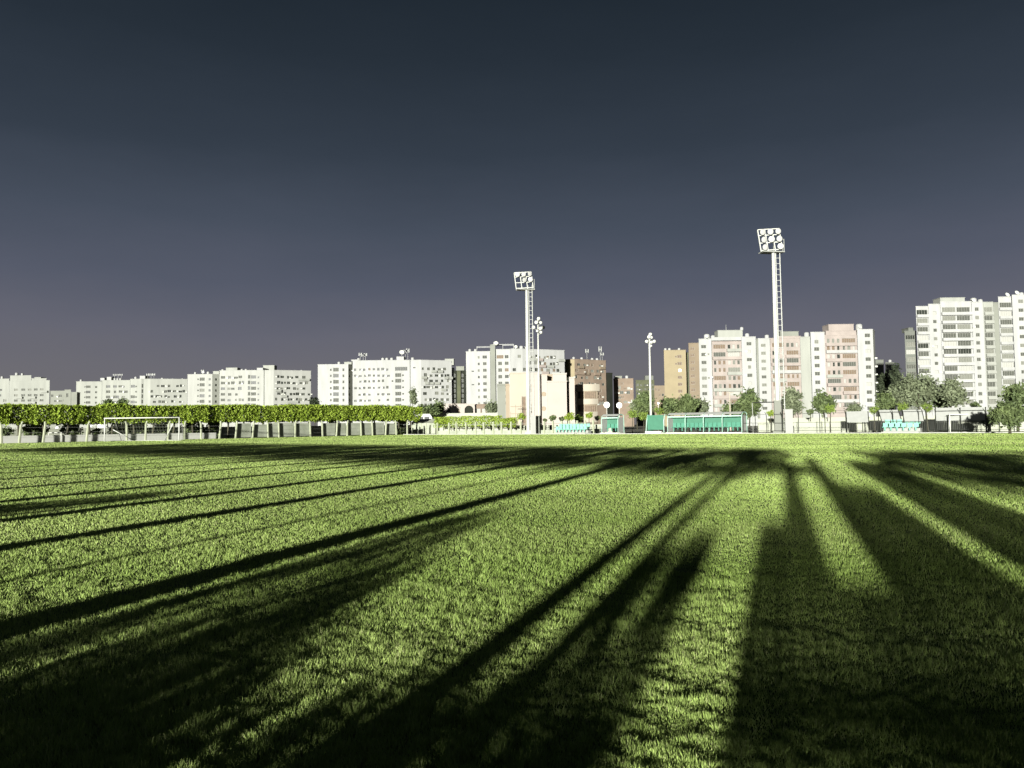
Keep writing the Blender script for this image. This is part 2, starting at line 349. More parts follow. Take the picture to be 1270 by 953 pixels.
# ------------------------------------------------------------------ buildings
_wm = {}
def win_meshes(w_, h_, kind):
    k = (round(w_, 1), round(h_, 1), kind)
    if k not in _wm:
        w_, h_ = k[0], k[1]
        f = .07; fr = MB()
        fr.box(-w_/2, -w_/2+f, -.06, .06, 0, h_); fr.box(w_/2-f, w_/2, -.06, .06, 0, h_)
        fr.box(-w_/2+f, w_/2-f, -.06, .06, 0, f); fr.box(-w_/2+f, w_/2-f, -.06, .06, h_-f, h_)
        nm = max(1, round(w_/.9))
        for i in range(1, nm): x = -w_/2 + w_*i/nm; fr.box(x-.03, x+.03, -.05, .05, f, h_-f)
        pn = MB()
        if kind in ('shutter', 'shutterl', 'shutterb'):
            n = max(3, int(h_/.16))
            for i in range(n): z = f+(h_-2*f)*i/n; pn.box(-w_/2+f, w_/2-f, -.02 if i % 2 else 0, .03, z, z+(h_-2*f)/n*.94)
        else: pn.box(-w_/2+f, w_/2-f, 0, .03, f, h_-f)
        _wm[k] = (fr.mesh('window', M['frame']), pn.mesh('pane', M[kind]))
    return _wm[k]
AC = MB().box(-.42, .42, -.35, .02, 0, .6).lathe([(.22, 0), (.22, .03)], 8, (0.08, -.36, .3), (0, -1, 0)).mesh('air_conditioner', M['white'])
TANK = MB().lathe([(.75, 0), (.8, .1), (.8, 1.3), (.5, 1.55), (.2, 1.6)], 12).mesh('water_tank', M['cream'], True)
DISH = MB().lathe([(.06, 0), (.45, .10), (.78, .34), (.9, .52), (.88, .54), (.4, .16), (.02, .06)], 14, (0, 0, 1.1), (.2, -1, .55)).tube([(0, 0, 0), (0, 0, 1.15)], .06, 6).mesh('satellite_dish', M['white'], True)
KINDW = dict(white=(['glass']*3+['shutter']*4+['shutterl']*4+['curtain']*1))
class Fac:
    def __init__(s, b, A, B, z0, z1, m):
        s.b, s.A, s.B, s.z0, s.z1, s.m = b, Vector(A), Vector(B), z0, z1, m
        s.d = (s.B-s.A); s.L = s.d.length; s.d /= s.L; s.n = Vector((s.d.y, -s.d.x)); s.rz = math.atan2(s.d.y, s.d.x); s.ops = []
    def u(s, px): p = online(px, s.A, s.d, REFY[0]); return (p-s.A).dot(s.d)
    def free(s, u0, u1, v0, v1):
        return u0 > .15 and u1 < s.L-.15 and v0 > s.z0+.1 and v1 < s.z1-.1 and all(u1+.1 < a or u0-.1 > b or v1+.1 < c or v0-.1 > d for a, b, c, d in s.ops)
    def place(s, me, u, z, out=0., parent=None, name=None):
        p = s.A + s.d*u + s.n*out
        return link(name or me.name.split('.')[0], me, parent or s.b, (p.x-s.b.location.x, p.y-s.b.location.y, z), s.rz)
    def win(s, u, z, w_, h_, kind='glass', ac=False, depth=.28):
        w_, h_ = round(w_, 1), round(h_, 1)
        if not s.free(u-w_/2, u+w_/2, z, z+h_): return
        s.ops.append((u-w_/2, u+w_/2, z, z+h_))
        fr, pn = win_meshes(w_, h_, kind)
        o = s.place(fr, u, z, -depth+.06, name='window'); link('pane', pn, o, (0, .02, 0))
        if ac: s.place(AC, u+(w_/2+.6)*random.choice([-1, 1]), z+random.uniform(-.3, .5), 0, name='air_conditioner')
    def balcony(s, u0, u1, z, dep=1.1, h=1.0, m='cream', rail=False):
        mb = MB().box(u0, u1, -dep, -.003, -.18, 0)
        if rail:
            mb.box(u0, u1, -dep, -dep+.05, h-.06, h)
            k = int((u1-u0)/.3)
            for i in range(k+1): x = u0+(u1-u0-.04)*i/k; mb.box(x, x+.04, -dep+.005, -dep+.045, 0, h-.06)
        else:
            mb.box(u0, u1, -dep, -dep+.12, 0.001, h); mb.box(u0, u0+.12, -dep+.122, -.003, .001, h); mb.box(u1-.12, u1, -dep+.122, -.003, .001, h)
        p = s.A; return link('balcony', mb.mesh('balcony', M[m]), s.b, (p.x-s.b.location.x, p.y-s.b.location.y, z), s.rz)
    def build(s, back=12):
        us = sorted({0, s.L} | {round(o[0], 3) for o in s.ops} | {round(o[1], 3) for o in s.ops}); zs = sorted({s.z0, s.z1} | {round(o[2], 3) for o in s.ops} | {round(o[3], 3) for o in s.ops})
        mb = MB(); ops = s.ops
        for j in range(len(zs)-1):
            zc = (zs[j]+zs[j+1])/2; run = None
            for i in range(len(us)):
                hole = True
                if i < len(us)-1:
                    uc = (us[i]+us[i+1])/2
                    hole = any(o[0] < uc < o[1] and o[2] < zc < o[3] for o in ops)
                if not hole and run is None: run = us[i]
                if hole and run is not None:
                    mb.add([(run, 0, zs[j]), (us[i], 0, zs[j]), (us[i], 0, zs[j+1]), (run, 0, zs[j+1])], [(0, 1, 2, 3)]); run = None
        D = .4
        for u0, u1, v0, v1 in ops:
            mb.add([(u0,0,v0),(u1,0,v0),(u1,0,v1),(u0,0,v1),(u0,D,v0),(u1,D,v0),(u1,D,v1),(u0,D,v1)], [(0,4,5,1),(1,5,6,2),(2,6,7,3),(3,7,4,0),(4,7,6,5)])
        p = s.A
        return mb.build('wall', M[s.m], s.b, False, (p.x-s.b.location.x, p.y-s.b.location.y, 0), s.rz)
def vol(b, chain, top, m='cream', back=13, side_m=None, ref=0, mats=None, roof=True, coping=True):
    """a block of a building: visible facades along a chain of (photo column, distance), closed behind, with a roof slab"""
    REFY[0] = top + 32
    pts = [Vector(gx(px, Y)) for px, Y in chain]
    z1 = zt(chain[ref][0], top, chain[ref][1])
    fs = [Fac(b, pts[i], pts[i+1], -.1, z1, mats[i] if mats else m) for i in range(len(pts)-1)]
    bp = [Vector((p.x*(1+back/p.y), p.y+back)) for p in (pts[-1], pts[0])]
    mb = MB(); L = Vector((b.location.x, b.location.y))
    q = [pts[-1]-L, bp[0]-L, bp[1]-L, pts[0]-L]
    for i in range(3): mb.add([(*q[i], -.1), (*q[i+1], -.1), (*q[i+1], z1), (*q[i], z1)], [(0, 1, 2, 3)])
    mb.build('wall', M[side_m or m], b)
    poly = [p-L for p in pts] + [p-L for p in bp]
    c = sum(poly, Vector((0, 0)))/len(poly); po = [p + (p-c).normalized()*.18 for p in poly]
    if roof: MB().prism([tuple(p) for p in po], z1+.002, z1+.25).build('roof', M[side_m or m], b)
    for f in fs: f.vol = b
    return fs, z1
def roofbox(b, x0, x1, Y, ytop, zb, m='cream', dep=5):
    A, B = gx(x0, Y), gx(x1, Y); L = b.location; z1 = zt((x0+x1)/2, ytop, Y)
    mb = MB().box(A[0]-L.x, B[0]-L.x, A[1]-L.y, A[1]-L.y+dep, zb+.26, z1-.15); mb.box(A[0]-L.x-.15, B[0]-L.x+.15, A[1]-L.y-.15, A[1]-L.y+dep+.15, z1-.148, z1)
    return mb.build('stair_house', M[m], b)
def roofitem(b, me, px, Y, zb, s=1., name=None, rz=0):
    x, y = gx(px, Y); o = link(name or me.name.split('.')[0], me, b, (x-b.location.x, y-b.location.y, zb+.25), rz); o.scale = (s,)*3; return o
def mast(b, px, Y, zb, h, panels=True):
    x, y = gx(px, Y); mb = MB().tube([(0, 0, 0), (0, 0, h)], [.09, .06], 6)
    if panels:
        for a in (-.6, .6): mb.box(a-.16, a+.16, -.25, -.1, h*.62, h*.97); mb.box(-.62 if a < 0 else 0, 0 if a < 0 else .62, -.05, .03, h*.75, h*.79)
    return mb.build('antenna', M['steel'], b, False, (x-b.location.x, y-b.location.y, zb+.25))
def rk(r=random): return r.choice(KINDW['white'])
def bld(label, px, Y, cat='building', name='apartment_building', group=None):
    x, y = gx(px, Y); return thing(name, label, cat, (x, y, 0), 0, group)
def mess(f, rows, px0, px1, n, kinds, dens=.8, w_=(1.1, 2.1), h_=(1.1, 1.7), ac=.35, bays=0):
    """irregular windows, air conditioners and enclosed balconies on a lived-in facade"""
    cs = np.linspace(f.u(px0), f.u(px1), n)
    for z in rows:
        for c in cs:
            if random.random() < dens: f.win(c+random.uniform(-.3, .3), z+random.uniform(-.15, .2), random.uniform(*w_), random.uniform(*h_), random.choice(kinds), random.random() < ac)
GH = ['glass', 'glass', 'glass', 'shutter', 'shutter', 'shutter', 'shutterl']
# --- B1 far left
b = bld('grey-white block with a stepped top storey at the far left edge', 30, 461)
(f,), z = vol(b, [(11, 461), (61, 461)], 473, 'creamA')
rows = [zt(30, y, 461)-.7 for y in (483.5, 490.5, 497, 503.5)]
for r_ in rows:
    for px in (19.5, 28.5, 36.5, 44, 51.5, 58.5): f.win(f.u(px), r_, 2.1, 1.4, random.choice(['shutter', 'shutter', 'shutterl']))
    for px in (24, 40.5, 55): 
        if random.random() < .6: f.balcony(f.u(px)-2, f.u(px)+2, r_-1.1, m='creamA')
f.build()
(f,), z2 = vol(b, [(12, 461.3), (38, 461.3)], 466.5, 'creamA', back=9)
for px in (17, 23, 29, 35): f.win(f.u(px), zt(30, 476.5, 461.3)-.5, 1.8, 1.3, 'shutter')
f.build()
(f,), z3 = vol(b, [(38.5, 461.4), (57, 461.5)], 470, 'creamA', back=8)
for px in (43, 49, 54): f.win(f.u(px), zt(45, 476.5, 461.4)-.5, 1.8, 1.3, 'shutter')
f.build()
roofbox(b, 42, 50, 461.6, 468, z3, 'creamA'); roofitem(b, TANK, 20, 461.5, z2); roofitem(b, TANK, 27, 461.5, z2, .8)
(f,), z = vol(b, [(-45, 460.9), (10.8, 460.9)], 471, 'creamA', back=12)
mess(f, rows, -40, 6, 9, GH, .6); f.build(); roofitem(b, TANK, 2, 461.4, z, .9); roofitem(b, TANK, -8, 461.4, z, .9)
b = bld('low grey block between two white apartment buildings at left', 76, 461.6)
(f,), z = vol(b, [(61.5, 461.6), (87, 461.6)], 485.5, 'greyc'); mess(f, [zt(70, y, 461.6) for y in (493, 499)], 64, 85, 5, ['shutter', 'shutterl'], .6); f.build()
(f,), z = vol(b, [(79.5, 461.2), (87.5, 461.2)], 484, 'greyc', back=8); f.win(f.u(83), zt(83, 493, 461.2), 1.2, 2.4, 'shutter'); f.build()
(f,), z = vol(b, [(87.7, 461.4), (95, 461.4)], 487, 'greyc', back=8); f.build()
# --- B2
b = bld('long five-storey white block, second from the left edge', 150, 463)
(f,), z = vol(b, [(94.1, 463), (126, 466)], 473.8, 'creamB')
rows = [zt(110, y, 463)-.65 for y in (480, 486.5, 493, 499.5, 506)]
for i, r_ in enumerate(rows):
    f.win(f.u(109.3), r_, 2.3, 1.5, 'glass' if i == 1 else 'shutter'); f.win(f.u(105.2), r_+.3, .7, .8, 'shutter')
    f.win(f.u(119), r_, 1.1, 1.2, random.choice(['shutter', 'glass', 'shutter'])); f.win(f.u(127), r_, 1.1, 1.2, 'shutter')
f.build(); roofitem(b, TANK, 100, 466, z, .8)
fs, z2 = vol(b, [(126.3, 464), (161, 466)], 472.3, 'creamB'); f = fs[0]
for i, r_ in enumerate(rows):
    f.win(f.u(134), r_, 2.2, 1.6, 'glass' if i == 0 else random.choice(GH)); 
mess(f, rows, 142, 160, 6, GH, .85); f.build()
roofbox(b, 124, 129, 468, 469, z2); roofbox(b, 132, 137.5, 465, 467.7, z2)
for px in (142, 145.5, 149): roofitem(b, TANK, px, 467, z2, .8)
for px in (141.5, 146, 150): mast(b, px, 467, z2+1.2, 2.6)
fs, z3 = vol(b, [(161.3, 463), (175, 463), (178, 463.6), (186.3, 463.4), (232, 470)], 470.7, 'creamB')
for i, r_ in enumerate(rows):
    fs[0].win(fs[0].u(164.6), r_-.2, 2.4 if i != 1 else 3.2, 1.7, random.choice(['glass', 'shutter'])); fs[0].win(fs[0].u(168.7), r_, .9, 1., 'shutter')
    fs[1].win(fs[1].L/2, r_-.3, .9, 2.3, 'shutter')
mess(fs[3], rows, 188, 231, 13, ['glass', 'glass', 'glass', 'shutter', 'shutter', 'shutterb'], .82, ac=.5)
for f in fs: f.build()
roofbox(b, 173, 179.5, 466, 466.3, z3); roofitem(b, TANK, 168, 466, z3, .9); roofitem(b, TANK, 201, 478, z3, .9)
for px in (183, 187, 190.5): mast(b, px, 468, z3, 3.4)
for px in (196, 208, 214, 226): roofitem(b, TANK, px, 480, z3-.1, .7)
# --- B3
b = bld('white six-storey block behind the middle of the tree row', 300, 426)
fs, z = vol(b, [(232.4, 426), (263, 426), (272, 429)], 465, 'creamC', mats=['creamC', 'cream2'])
rows = [zt(250, y, 426)-.75 for y in (470.6, 477.6, 484.4, 491.3, 498.2, 505)]
for r_ in rows:
    f = fs[0]; f.win(f.u(250.6), r_-.1, 2.6, 1.8, random.choice(['shutter', 'shutterl', 'glass'])); f.win(f.u(245.6), r_+.3, .8, .9, 'shutter')
    f.win(f.u(260), r_, 1.1, 1.3, random.choice(['glass', 'shutter'])); fs[1].win(fs[1].u(268), r_, 1.2, 1.3, random.choice(['glass', 'shutter']))
for f in fs: f.build()
mast(b, 251, 428, z, 2.5); roofitem(b, TANK, 242, 428, z, .8); roofitem(b, DISH, 251.5, 428, z, 0.82); roofitem(b, TANK, 258, 430, z, 1); roofbox(b, 264, 271.5, 431, 460.5, z, 'cream2')
fs, z = vol(b, [(272.2, 424), (319, 424), (327, 424), (328, 424.5), (339.3, 424.5), (385.6, 434)], 460.3, 'creamC')
f = fs[0]
rows = [zt(300, y, 424)-.75 for y in (468, 475, 482, 489, 496, 503)]
for i, r_ in enumerate(rows):
    f.win(f.u(276.5), r_, 2.2, 1.5, random.choice(['shutter', 'shutter', 'glass'])); f.win(f.u(314.5), r_-.15, 2.6, 1.8, 'glass' if i == 1 else random.choice(['shutter', 'glass', 'shutter']))
    f.win(f.u(309), r_-.1, 1.3, 2.0, random.choice(['shutter', 'glass', 'shutter'])); fs[2].win(fs[2].L/2, r_, .7, 1.7, 'shutter'); fs[1].win(fs[1].u(320.5), r_, .8, 1, 'glass')
mess(f, rows, 280, 306, 7, GH, .9)
mess(fs[4], rows, 342, 384, 12, ['glass', 'glass', 'glass', 'shutter', 'shutter', 'shutterl'], .9, ac=.5)
for i in range(6):
    k = random.randrange(4); f2 = fs[4]; uu = f2.u(345+i*7); f2.balcony(uu-1.5, uu+1.5, rows[random.randrange(5)]-1, 1.0, m='cream2')
for f in fs: f.build()
roofbox(b, 280, 294, 430, 456.2, z, 'cream2'); roofbox(b, 318.6, 326, 427, 456.4, z); roofbox(b, 326.3, 340, 432, 453.2, z, 'cream2')
for px in (276, 300, 305, 345, 352, 366, 374): roofitem(b, TANK, px, 432 if px < 330 else 445, z-.1, .85)
# --- B4
b = bld('white seven-storey block behind the right end of the tree row', 470, 392)
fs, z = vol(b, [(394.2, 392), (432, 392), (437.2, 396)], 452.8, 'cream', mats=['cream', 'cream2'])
rows = [zt(410, y, 392)-.8 for y in (458.8, 466.3, 473.8, 481.5, 489.2, 496.5, 504)]
for i, r_ in enumerate(rows):
    f = fs[0]; f.win(f.u(416.8), r_-.15, 2.7, 1.9, 'glass' if i % 3 == 1 else 'shutter'); f.win(f.u(410.4), r_+.2, .8, 1.1, 'shutter'); f.win(f.u(426), r_, .9, 1.4, 'shutter'); f.win(f.u(431.0), r_, .5, 1.4, 'shutter')
    fs[1].win(fs[1].u(433.6), r_, .9, 1.4, 'glass')
for f in fs: f.build()
roofitem(b, TANK, 420.5, 395, z, .9); roofbox(b, 427, 436, 398, 449, z, 'cream2')
fs, z = vol(b, [(437.4, 390), (488.7, 390), (508.3, 390), (509.3, 390.5), (522.3, 390.5), (560.3, 397.5)], 448, 'cream')
f = fs[0]
rows = [zt(450, y, 390)-.75 for y in (458.2, 466, 473, 481, 489, 496.5, 504)]
mess(f, rows, 441, 487, 9, ['glass', 'glass', 'glass', 'shutter', 'shutter', 'shutterb'], .88, (.9, 1.5), (.9, 1.4), ac=.6)
f.win(f.u(459.3), rows[2]-.2, 2.6, 1.6, 'glass')
for i, r_ in enumerate(rows):
    f1 = fs[1]
    if i == 0: f1.win(f1.u(497.8), r_-.2, 6.0, 1.9, 'glass')
    else: f1.win(f1.u(494), r_-.2, 2.9, 1.9, random.choice(['shutter', 'glass', 'shutter'])); f1.win(f1.u(500), r_+.2, .9, .9, 'shutter')
    fs[2].win(fs[2].L/2, r_, .6, 1.7, 'shutter')
fs[3].win(fs[3].u(514), rows[0]+.9, 1.3, .7, 'glass')
mess(fs[4], rows, 524, 559, 11, ['glass', 'glass', 'shutter', 'shutter', 'shutterl'], .92, ac=.5)
for i in range(9):
    f2 = fs[4]; uu = f2.u(526+i*4); f2.balcony(uu-1.3, uu+1.3, rows[random.randrange(6)]-1, .9, m='cream2')
for f in fs: f.build()
roofbox(b, 435.8, 444, 393, 446.2, z); roofbox(b, 492, 501, 391, 442.4, z); roofbox(b, 552, 563, 425, 445.2, z-.1, 'cream2')
roofitem(b, DISH, 498.5, 393, z+2.2, 1.36); mast(b, 447, 394, z, 4.2); mast(b, 450.5, 394, z, 3.6); mast(b, 453.5, 394, z, 4); mast(b, 503, 394, z+.5, 5); mast(b, 506, 394, z+.5, 5.6)
for px in (445, 475, 480, 486, 512, 537, 541, 546): roofitem(b, TANK, px, 394 if px < 520 else 412, z, .95)
# tower in the gap, its shade put into the base colour
b = bld('tower block painted shade-dark in the gap between two white buildings', 570, 400)
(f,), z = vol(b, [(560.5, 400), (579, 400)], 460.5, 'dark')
for px in (563, 573):
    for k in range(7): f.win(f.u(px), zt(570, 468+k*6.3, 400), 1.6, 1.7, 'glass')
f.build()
(f,), z2 = vol(b, [(567, 399), (571.5, 399)], 461, 'darkg', back=3); f.build()
roofbox(b, 566, 576, 402, 454.5, z, 'greyc'); roofitem(b, TANK, 562, 402, z, 1)
# --- B5
b = bld('white eight-storey tower with a grey stair shaft, left of the left floodlight mast', 610, 358)
fs, z = vol(b, [(578.2, 358), (608, 358)], 436.8, 'cream'); f = fs[0]
rows = [zt(595, y, 358)-.75 for y in (443, 451.2, 459.4, 467.6, 476, 484, 492.3, 500.5)]
for i, r_ in enumerate(rows):
    f.win(f.u(601.5), r_, 1.6 if i else 2.0, 1.4, 'glass' if i == 0 else random.choice(['shutter', 'glass', 'shutter'])); f.win(f.u(594), r_, .9, 1.2, random.choice(['shutter', 'shutterl', 'glass']))
    if i in (2, 4): f.win(f.u(586.5), r_, 1.2, .6, 'glass')
f.build()
for px in (583, 590): roofitem(b, TANK, px, 360, z, .8)
MB().box(-4, 4, 0, .15, 2.2, 2.4).box(-4, -3.8, 0, .15, 0, 2.2).box(3.8, 4, 0, .15, 0, 2.2).box(-4, 4, 4, 4.15, 2.2, 2.4).build('roof_pergola', M['cream'], b, False, (gx(602.5, 360)[0]-b.location.x, 2, z+.25))
fs, z2 = vol(b, [(608.2, 357), (614.4, 357)], 428.3, 'greyc', back=8); fs[0].build(); roofitem(b, DISH, 615.5, 359, z2-.6, 1.09); roofitem(b, TANK, 615, 361, z2-.3, 1.3)
fs, z = vol(b, [(614.6, 358), (633.6, 358)], 434, 'cream'); f = fs[0]
for i, r_ in enumerate(rows):
    f.win(f.u(620.5), r_-.1, 3.1 if i == 0 else 1.7, 1.6, 'shutter' if i else 'shutterb'); f.win(f.u(628.7), r_, 1.7, 1.5, random.choice(['glass', 'shutter', 'shutterb']))
f.build()
MB().box(-5, 5, 0, .15, 2.2, 2.45).box(-5, -4.8, 0, .15, 0, 2.2).box(4.8, 5, 0, .15, 0, 2.2).box(-.1, .1, 0, .15, 0, 2.2).box(-5, 5, 4, 4.15, 2.2, 2.45).build('roof_pergola', M['cream'], b, False, (gx(624, 360)[0]-b.location.x, 2, z+.25))
fs, z = vol(b, [(633.8, 356), (648.3, 357), (700.3, 367)], 433.2, 'cream')
for i, r_ in enumerate(rows):
    if i in (0, 2): fs[0].win(fs[0].u(638 if i else 644.5), r_, 1.5, 1.4, 'glass' if i else 'shutterl')
mess(fs[1], rows, 650, 699, 14, ['glass', 'glass', 'shutter', 'shutterb', 'shutterl'], .9, ac=.5)
for i in range(14):
    f2 = fs[1]; uu = f2.u(652+i*3.4); f2.balcony(uu-1.6, uu+1.6, rows[random.randrange(5)]-1, 1.0, m=random.choice(['cream2', 'pink', 'cream']))
for f in fs: f.build()
for px in (641, 647, 652, 668, 674): roofitem(b, TANK, px, 362 + max(0, px-648)*.85, z, 1.1)
roofitem(b, DISH, 640, 360, z, 0.88); roofitem(b, DISH, 697, 400, z, 1.09); mast(b, 695, 402, z, 3.5)
# --- B5b
b = bld('brown block with scattered air conditioners, right of the cream club house', 730, 385)
fs, z = vol(b, [(700.8, 379), (706, 378), (713, 377), (751.8, 388)], 446, 'brown', mats=['darkg', 'tan', 'brown'], ref=2)
rows = [zt(720, y, 379)-.8 for y in (452, 460, 468, 476, 484, 492, 500)]
mess(fs[2], rows, 715, 751, 12, ['glass', 'shutterb', 'shutterb', 'shutter', 'shutterl'], .85, ac=.4)
for i in range(10):
    f2 = fs[2]; uu = f2.u(717+i*3.3); f2.balcony(uu-1.6, uu+1.6, rows[random.randrange(6)]-1, 1.0, m=random.choice(['tan2', 'brown']))
for f in fs: f.build()
mast(b, 728.6, 382, z, 5.2); mast(b, 745, 388, z, 7); mast(b, 747.5, 389, z, 4)
for px in (712, 722, 735, 741): roofitem(b, TANK, px, 381+(px-712)*.3, z, .8)
(f,), z = vol(b, [(752.2, 389), (760, 391)], 463, 'dark', back=6); f.build()
# --- small far buildings in the gap
b = bld('small grey-brown block far behind the small dugout', 775, 405)
(f,), z = vol(b, [(761.5, 405), (786, 405), (789, 530)][:2], 470.3, 'brown')
rows = [zt(775, y, 405)-.8 for y in (476, 481.5, 487, 492.5, 498)]
mess(f, rows, 764, 784, 6, ['shutter', 'shutterb', 'curtain', 'shutterl'], .8); f.build(); roofbox(b, 764, 772, 408, 466.5, z, 'greyc'); roofitem(b, TANK, 778, 408, z, 1)
b = bld('dim far block with a flat roof beyond the thin lamp pole', 800, 640)
(f,), z = vol(b, [(789, 640), (812, 640)], 472, 'darkg'); mess(f, [zt(800, y, 640) for y in (479, 484, 489)], 791, 810, 5, ['glass', 'shutter'], .8); f.build(); roofbox(b, 801, 811, 645, 466, z, 'greyd')
b = bld('low tan block just left of the tall tan building', 818, 470)
(f,), z = vol(b, [(812, 470), (825, 470)], 479, 'tan2', back=9); mess(f, [zt(818, y, 470) for y in (485, 492)], 814, 823, 3, ['glass', 'shutterb'], .8); f.build()
# --- tan tower
b = bld('tall plain tan building with a single column of windows', 840, 340)
fs, z = vol(b, [(824, 340), (851.2, 340)], 435.2, 'tan'); f = fs[0]
rows = [zt(843, y, 340)-.6 for y in (442.5, 451.3, 459.7, 468.4, 477, 485.6, 494)]
for i, r_ in enumerate(rows):
    f.win(f.u(843.4), r_, 1.8 if i != 2 else 1.3, 1.3, 'litwin' if i == 2 else 'shutterb')
    if i < 2: f.win(f.u(839), r_+.2, .9, .7, 'shutterb')
f.build()
for px in (826, 831, 843): roofitem(b, TANK, px, 343, z, .7)
fs, z = vol(b, [(851.4, 345), (854.4, 345)], 438, 'darkg', back=9); fs[0].build()
fs, z = vol(b, [(854.6, 341), (869, 341)], 426.3, 'tan2'); f = fs[0]
for r_ in rows: f.win(f.u(859.3), r_+.6, 1.7, 1.2, 'shutterb')
f.win(f.u(859.3), rows[0]+3.4, 1.7, 1.2, 'shutterb')
f.build()
# --- right group: three white blocks with pink balcony bays
def bay(b, px0, px1, Y, top, rows, seed, penth=None, m='pink'):
    rr = random.Random(seed)
    (f,), z = vol(b, [(px0, Y), (px1, Y)], top, m, back=9)
    L = f.L
    for i, r_ in enumerate(rows):
        n = 4; 
        split = rr.choice([0, 1, 1])
        for s_ in range(2):
            u0, u1 = L*(.03+.48*s_), L*(.49+.48*s_)
            k = rr.choice(['three', 'wide', 'wide', 'three'])
            if k == 'wide': f.win((u0+u1)/2, r_+.1, (u1-u0)*.88, 1.7, rr.choice(['shutterb', 'shutter', 'shutterb', 'shutterl', 'curtain']))
            else:
                c = 3 if k == 'three' else 2
                for q_ in range(c): f.win(u0+(u1-u0)*(q_+.5)/c, r_+.1, rr.uniform(.8, 1.2), 1.6, rr.choice(['glass', 'shutter', 'shutterb', 'curtain', 'shutterl', 'shutterb']))
        if rr.random() < .85:
            a_, b_ = rr.choice([(.02, .98), (.02, .98), (.02, .5), (.5, .98)])
            f.balcony(L*a_, L*b_, r_-.95, rr.uniform(.7, 1.1), .95, rr.choice(['pink', 'pink', 'cream', 'cream2']))
    f.build(); return z
Y7 = 303
b = bld('white block with pink balconies and a long rooftop box, behind the long dugout', 900, Y7)
rows = [zt(875, y, Y7)-.75 for y in (429.8, 439.6, 449.5, 458.8, 469, 479, 488.2, 498.4, 508)]
(f,), z = vol(b, [(867.3, Y7), (883, Y7)], 421.2, 'cream')
for i, r_ in enumerate(rows): f.win(f.u(873.3), r_, 1.9, 1.3, random.choice(['shutter', 'shutter', 'shutterl', 'shutter'])); 
for r_ in rows[1::3]: f.win(f.u(879), r_+.4, .7, .7, 'shutterl', True)
f.build(); roofitem(b, DISH, 876.5, Y7+2, z, 0.78); roofitem(b, TANK, 877.5, Y7+4, z, 1.4); roofitem(b, TANK, 885, Y7+3, z, 1)
zb = bay(b, 883.2, 920.2, Y7+1.8, 424, [r_-.2 for r_ in rows], 3)
A = gx(883.2, Y7+.3); B = gx(920.2, Y7+.3)
MB().box(0, B[0]-A[0], 0, 9, 0, zt(900, 419, Y7)-zb).build('roof_band', M['cream'], b, False, (A[0]-b.location.x, .3, zb+.26))
(f,), z = vol(b, [(920.4, Y7), (938, Y7)], 418.6, 'cream')
for i, r_ in enumerate(rows): f.win(f.u(929.6), r_+.9, 1.9 if i % 2 == 0 else 1.2, 1.3, ['shutter', 'curtain', 'shutter', 'shutterl'][i % 4], i in (1, 4))
f.build()
roofbox(b, 891.2, 922, Y7+4, 409.6, z, 'cream2'); mast(b, 901.6, Y7+6, zt(900, 409.6, Y7), 2.6, False); roofitem(b, TANK, 927.5, Y7+3, z, 1); roofitem(b, TANK, 921, Y7+5, z+3, .8)
b = bld('middle white block with pink balconies directly behind the right floodlight mast', 975, Y7)
(f,), z = vol(b, [(938.3, Y7+3.5), (941, Y7+.5), (955.6, Y7+.5)][1:], 420.6, 'cream')
for i, r_ in enumerate(rows): f.win(f.u(947.3), r_+.3, 1.8, 1.2, random.choice(['shutter', 'shutter', 'shutterl']))
f.build()
(f,), _ = vol(b, [(938.3, Y7+6), (940.8, Y7+6)], 421, 'greyc', back=4); f.build()
zb = bay(b, 956, 993, Y7+3, 420.2, [r_+.3 for r_ in rows], 5)
roofbox(b, 969, 991.5, Y7+6, 411.2, zb, 'greyc'); roofbox(b, 966, 994, Y7+4.6, 417, zb, 'pink', 1.2); roofitem(b, TANK, 952, Y7+3, z, 1)
(f,), z = vol(b, [(993.2, Y7+1), (1006, Y7+1)], 418.6, 'cream2')
for i, r_ in enumerate(rows): f.win(f.u(1004), r_+.6, 1.6, 1.4, random.choice(['shutter', 'shutter', 'glass']))
f.build(); roofitem(b, TANK, 1001.5, Y7+3, z, 1.2)
b = bld('white block with pink balconies and a stepped pink penthouse, right of the right floodlight mast', 1045, Y7-4)
Yc = Y7-4
rows = [zt(1013, y, Yc)-.75 for y in (424, 433, 443.5, 453.5, 463.5, 474.3, 484.5, 494.5, 504.5)]
(f,), z = vol(b, [(1006.2, Yc), (1023.5, Yc)], 412.8, 'cream')
for i, r_ in enumerate(rows): f.win(f.u(1013.3), r_, 1.9 if i else 1.5, 1.4, 'shutter' if i else 'shutterl', i == 8)
f.build()
zb = bay(b, 1023.7, 1064, Yc+1.8, 416.6, [r_+.3 for r_ in rows], 11)
roofbox(b, 1025.5, 1063.8, Yc+3, 410.2, zb, 'pink', 8); roofbox(b, 1029, 1060.2, Yc+4.5, 402.2, zb+1, 'pink', 6)
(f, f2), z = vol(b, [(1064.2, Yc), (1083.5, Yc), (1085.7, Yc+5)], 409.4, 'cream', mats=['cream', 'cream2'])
for i, r_ in enumerate(rows): f.win(f.u(1076.7), r_+2.2, 2.0, 1.4, ['shutter', 'shutter', 'curtain', 'shutter'][i % 4])
f.win(f.u(1076.7), rows[-1]-.8, 2.0, 1.4, 'shutter'); f.build(); f2.build()
roofitem(b, TANK, 1066.5, Yc+3, z, 1.5); roofitem(b, DISH, 1067, Yc+2, z, 0.82)
for k in range(7): link('air_conditioner', AC, b, (gx(1086, Yc+2)[0]-b.location.x, 2, rows[2]-3.1*k))
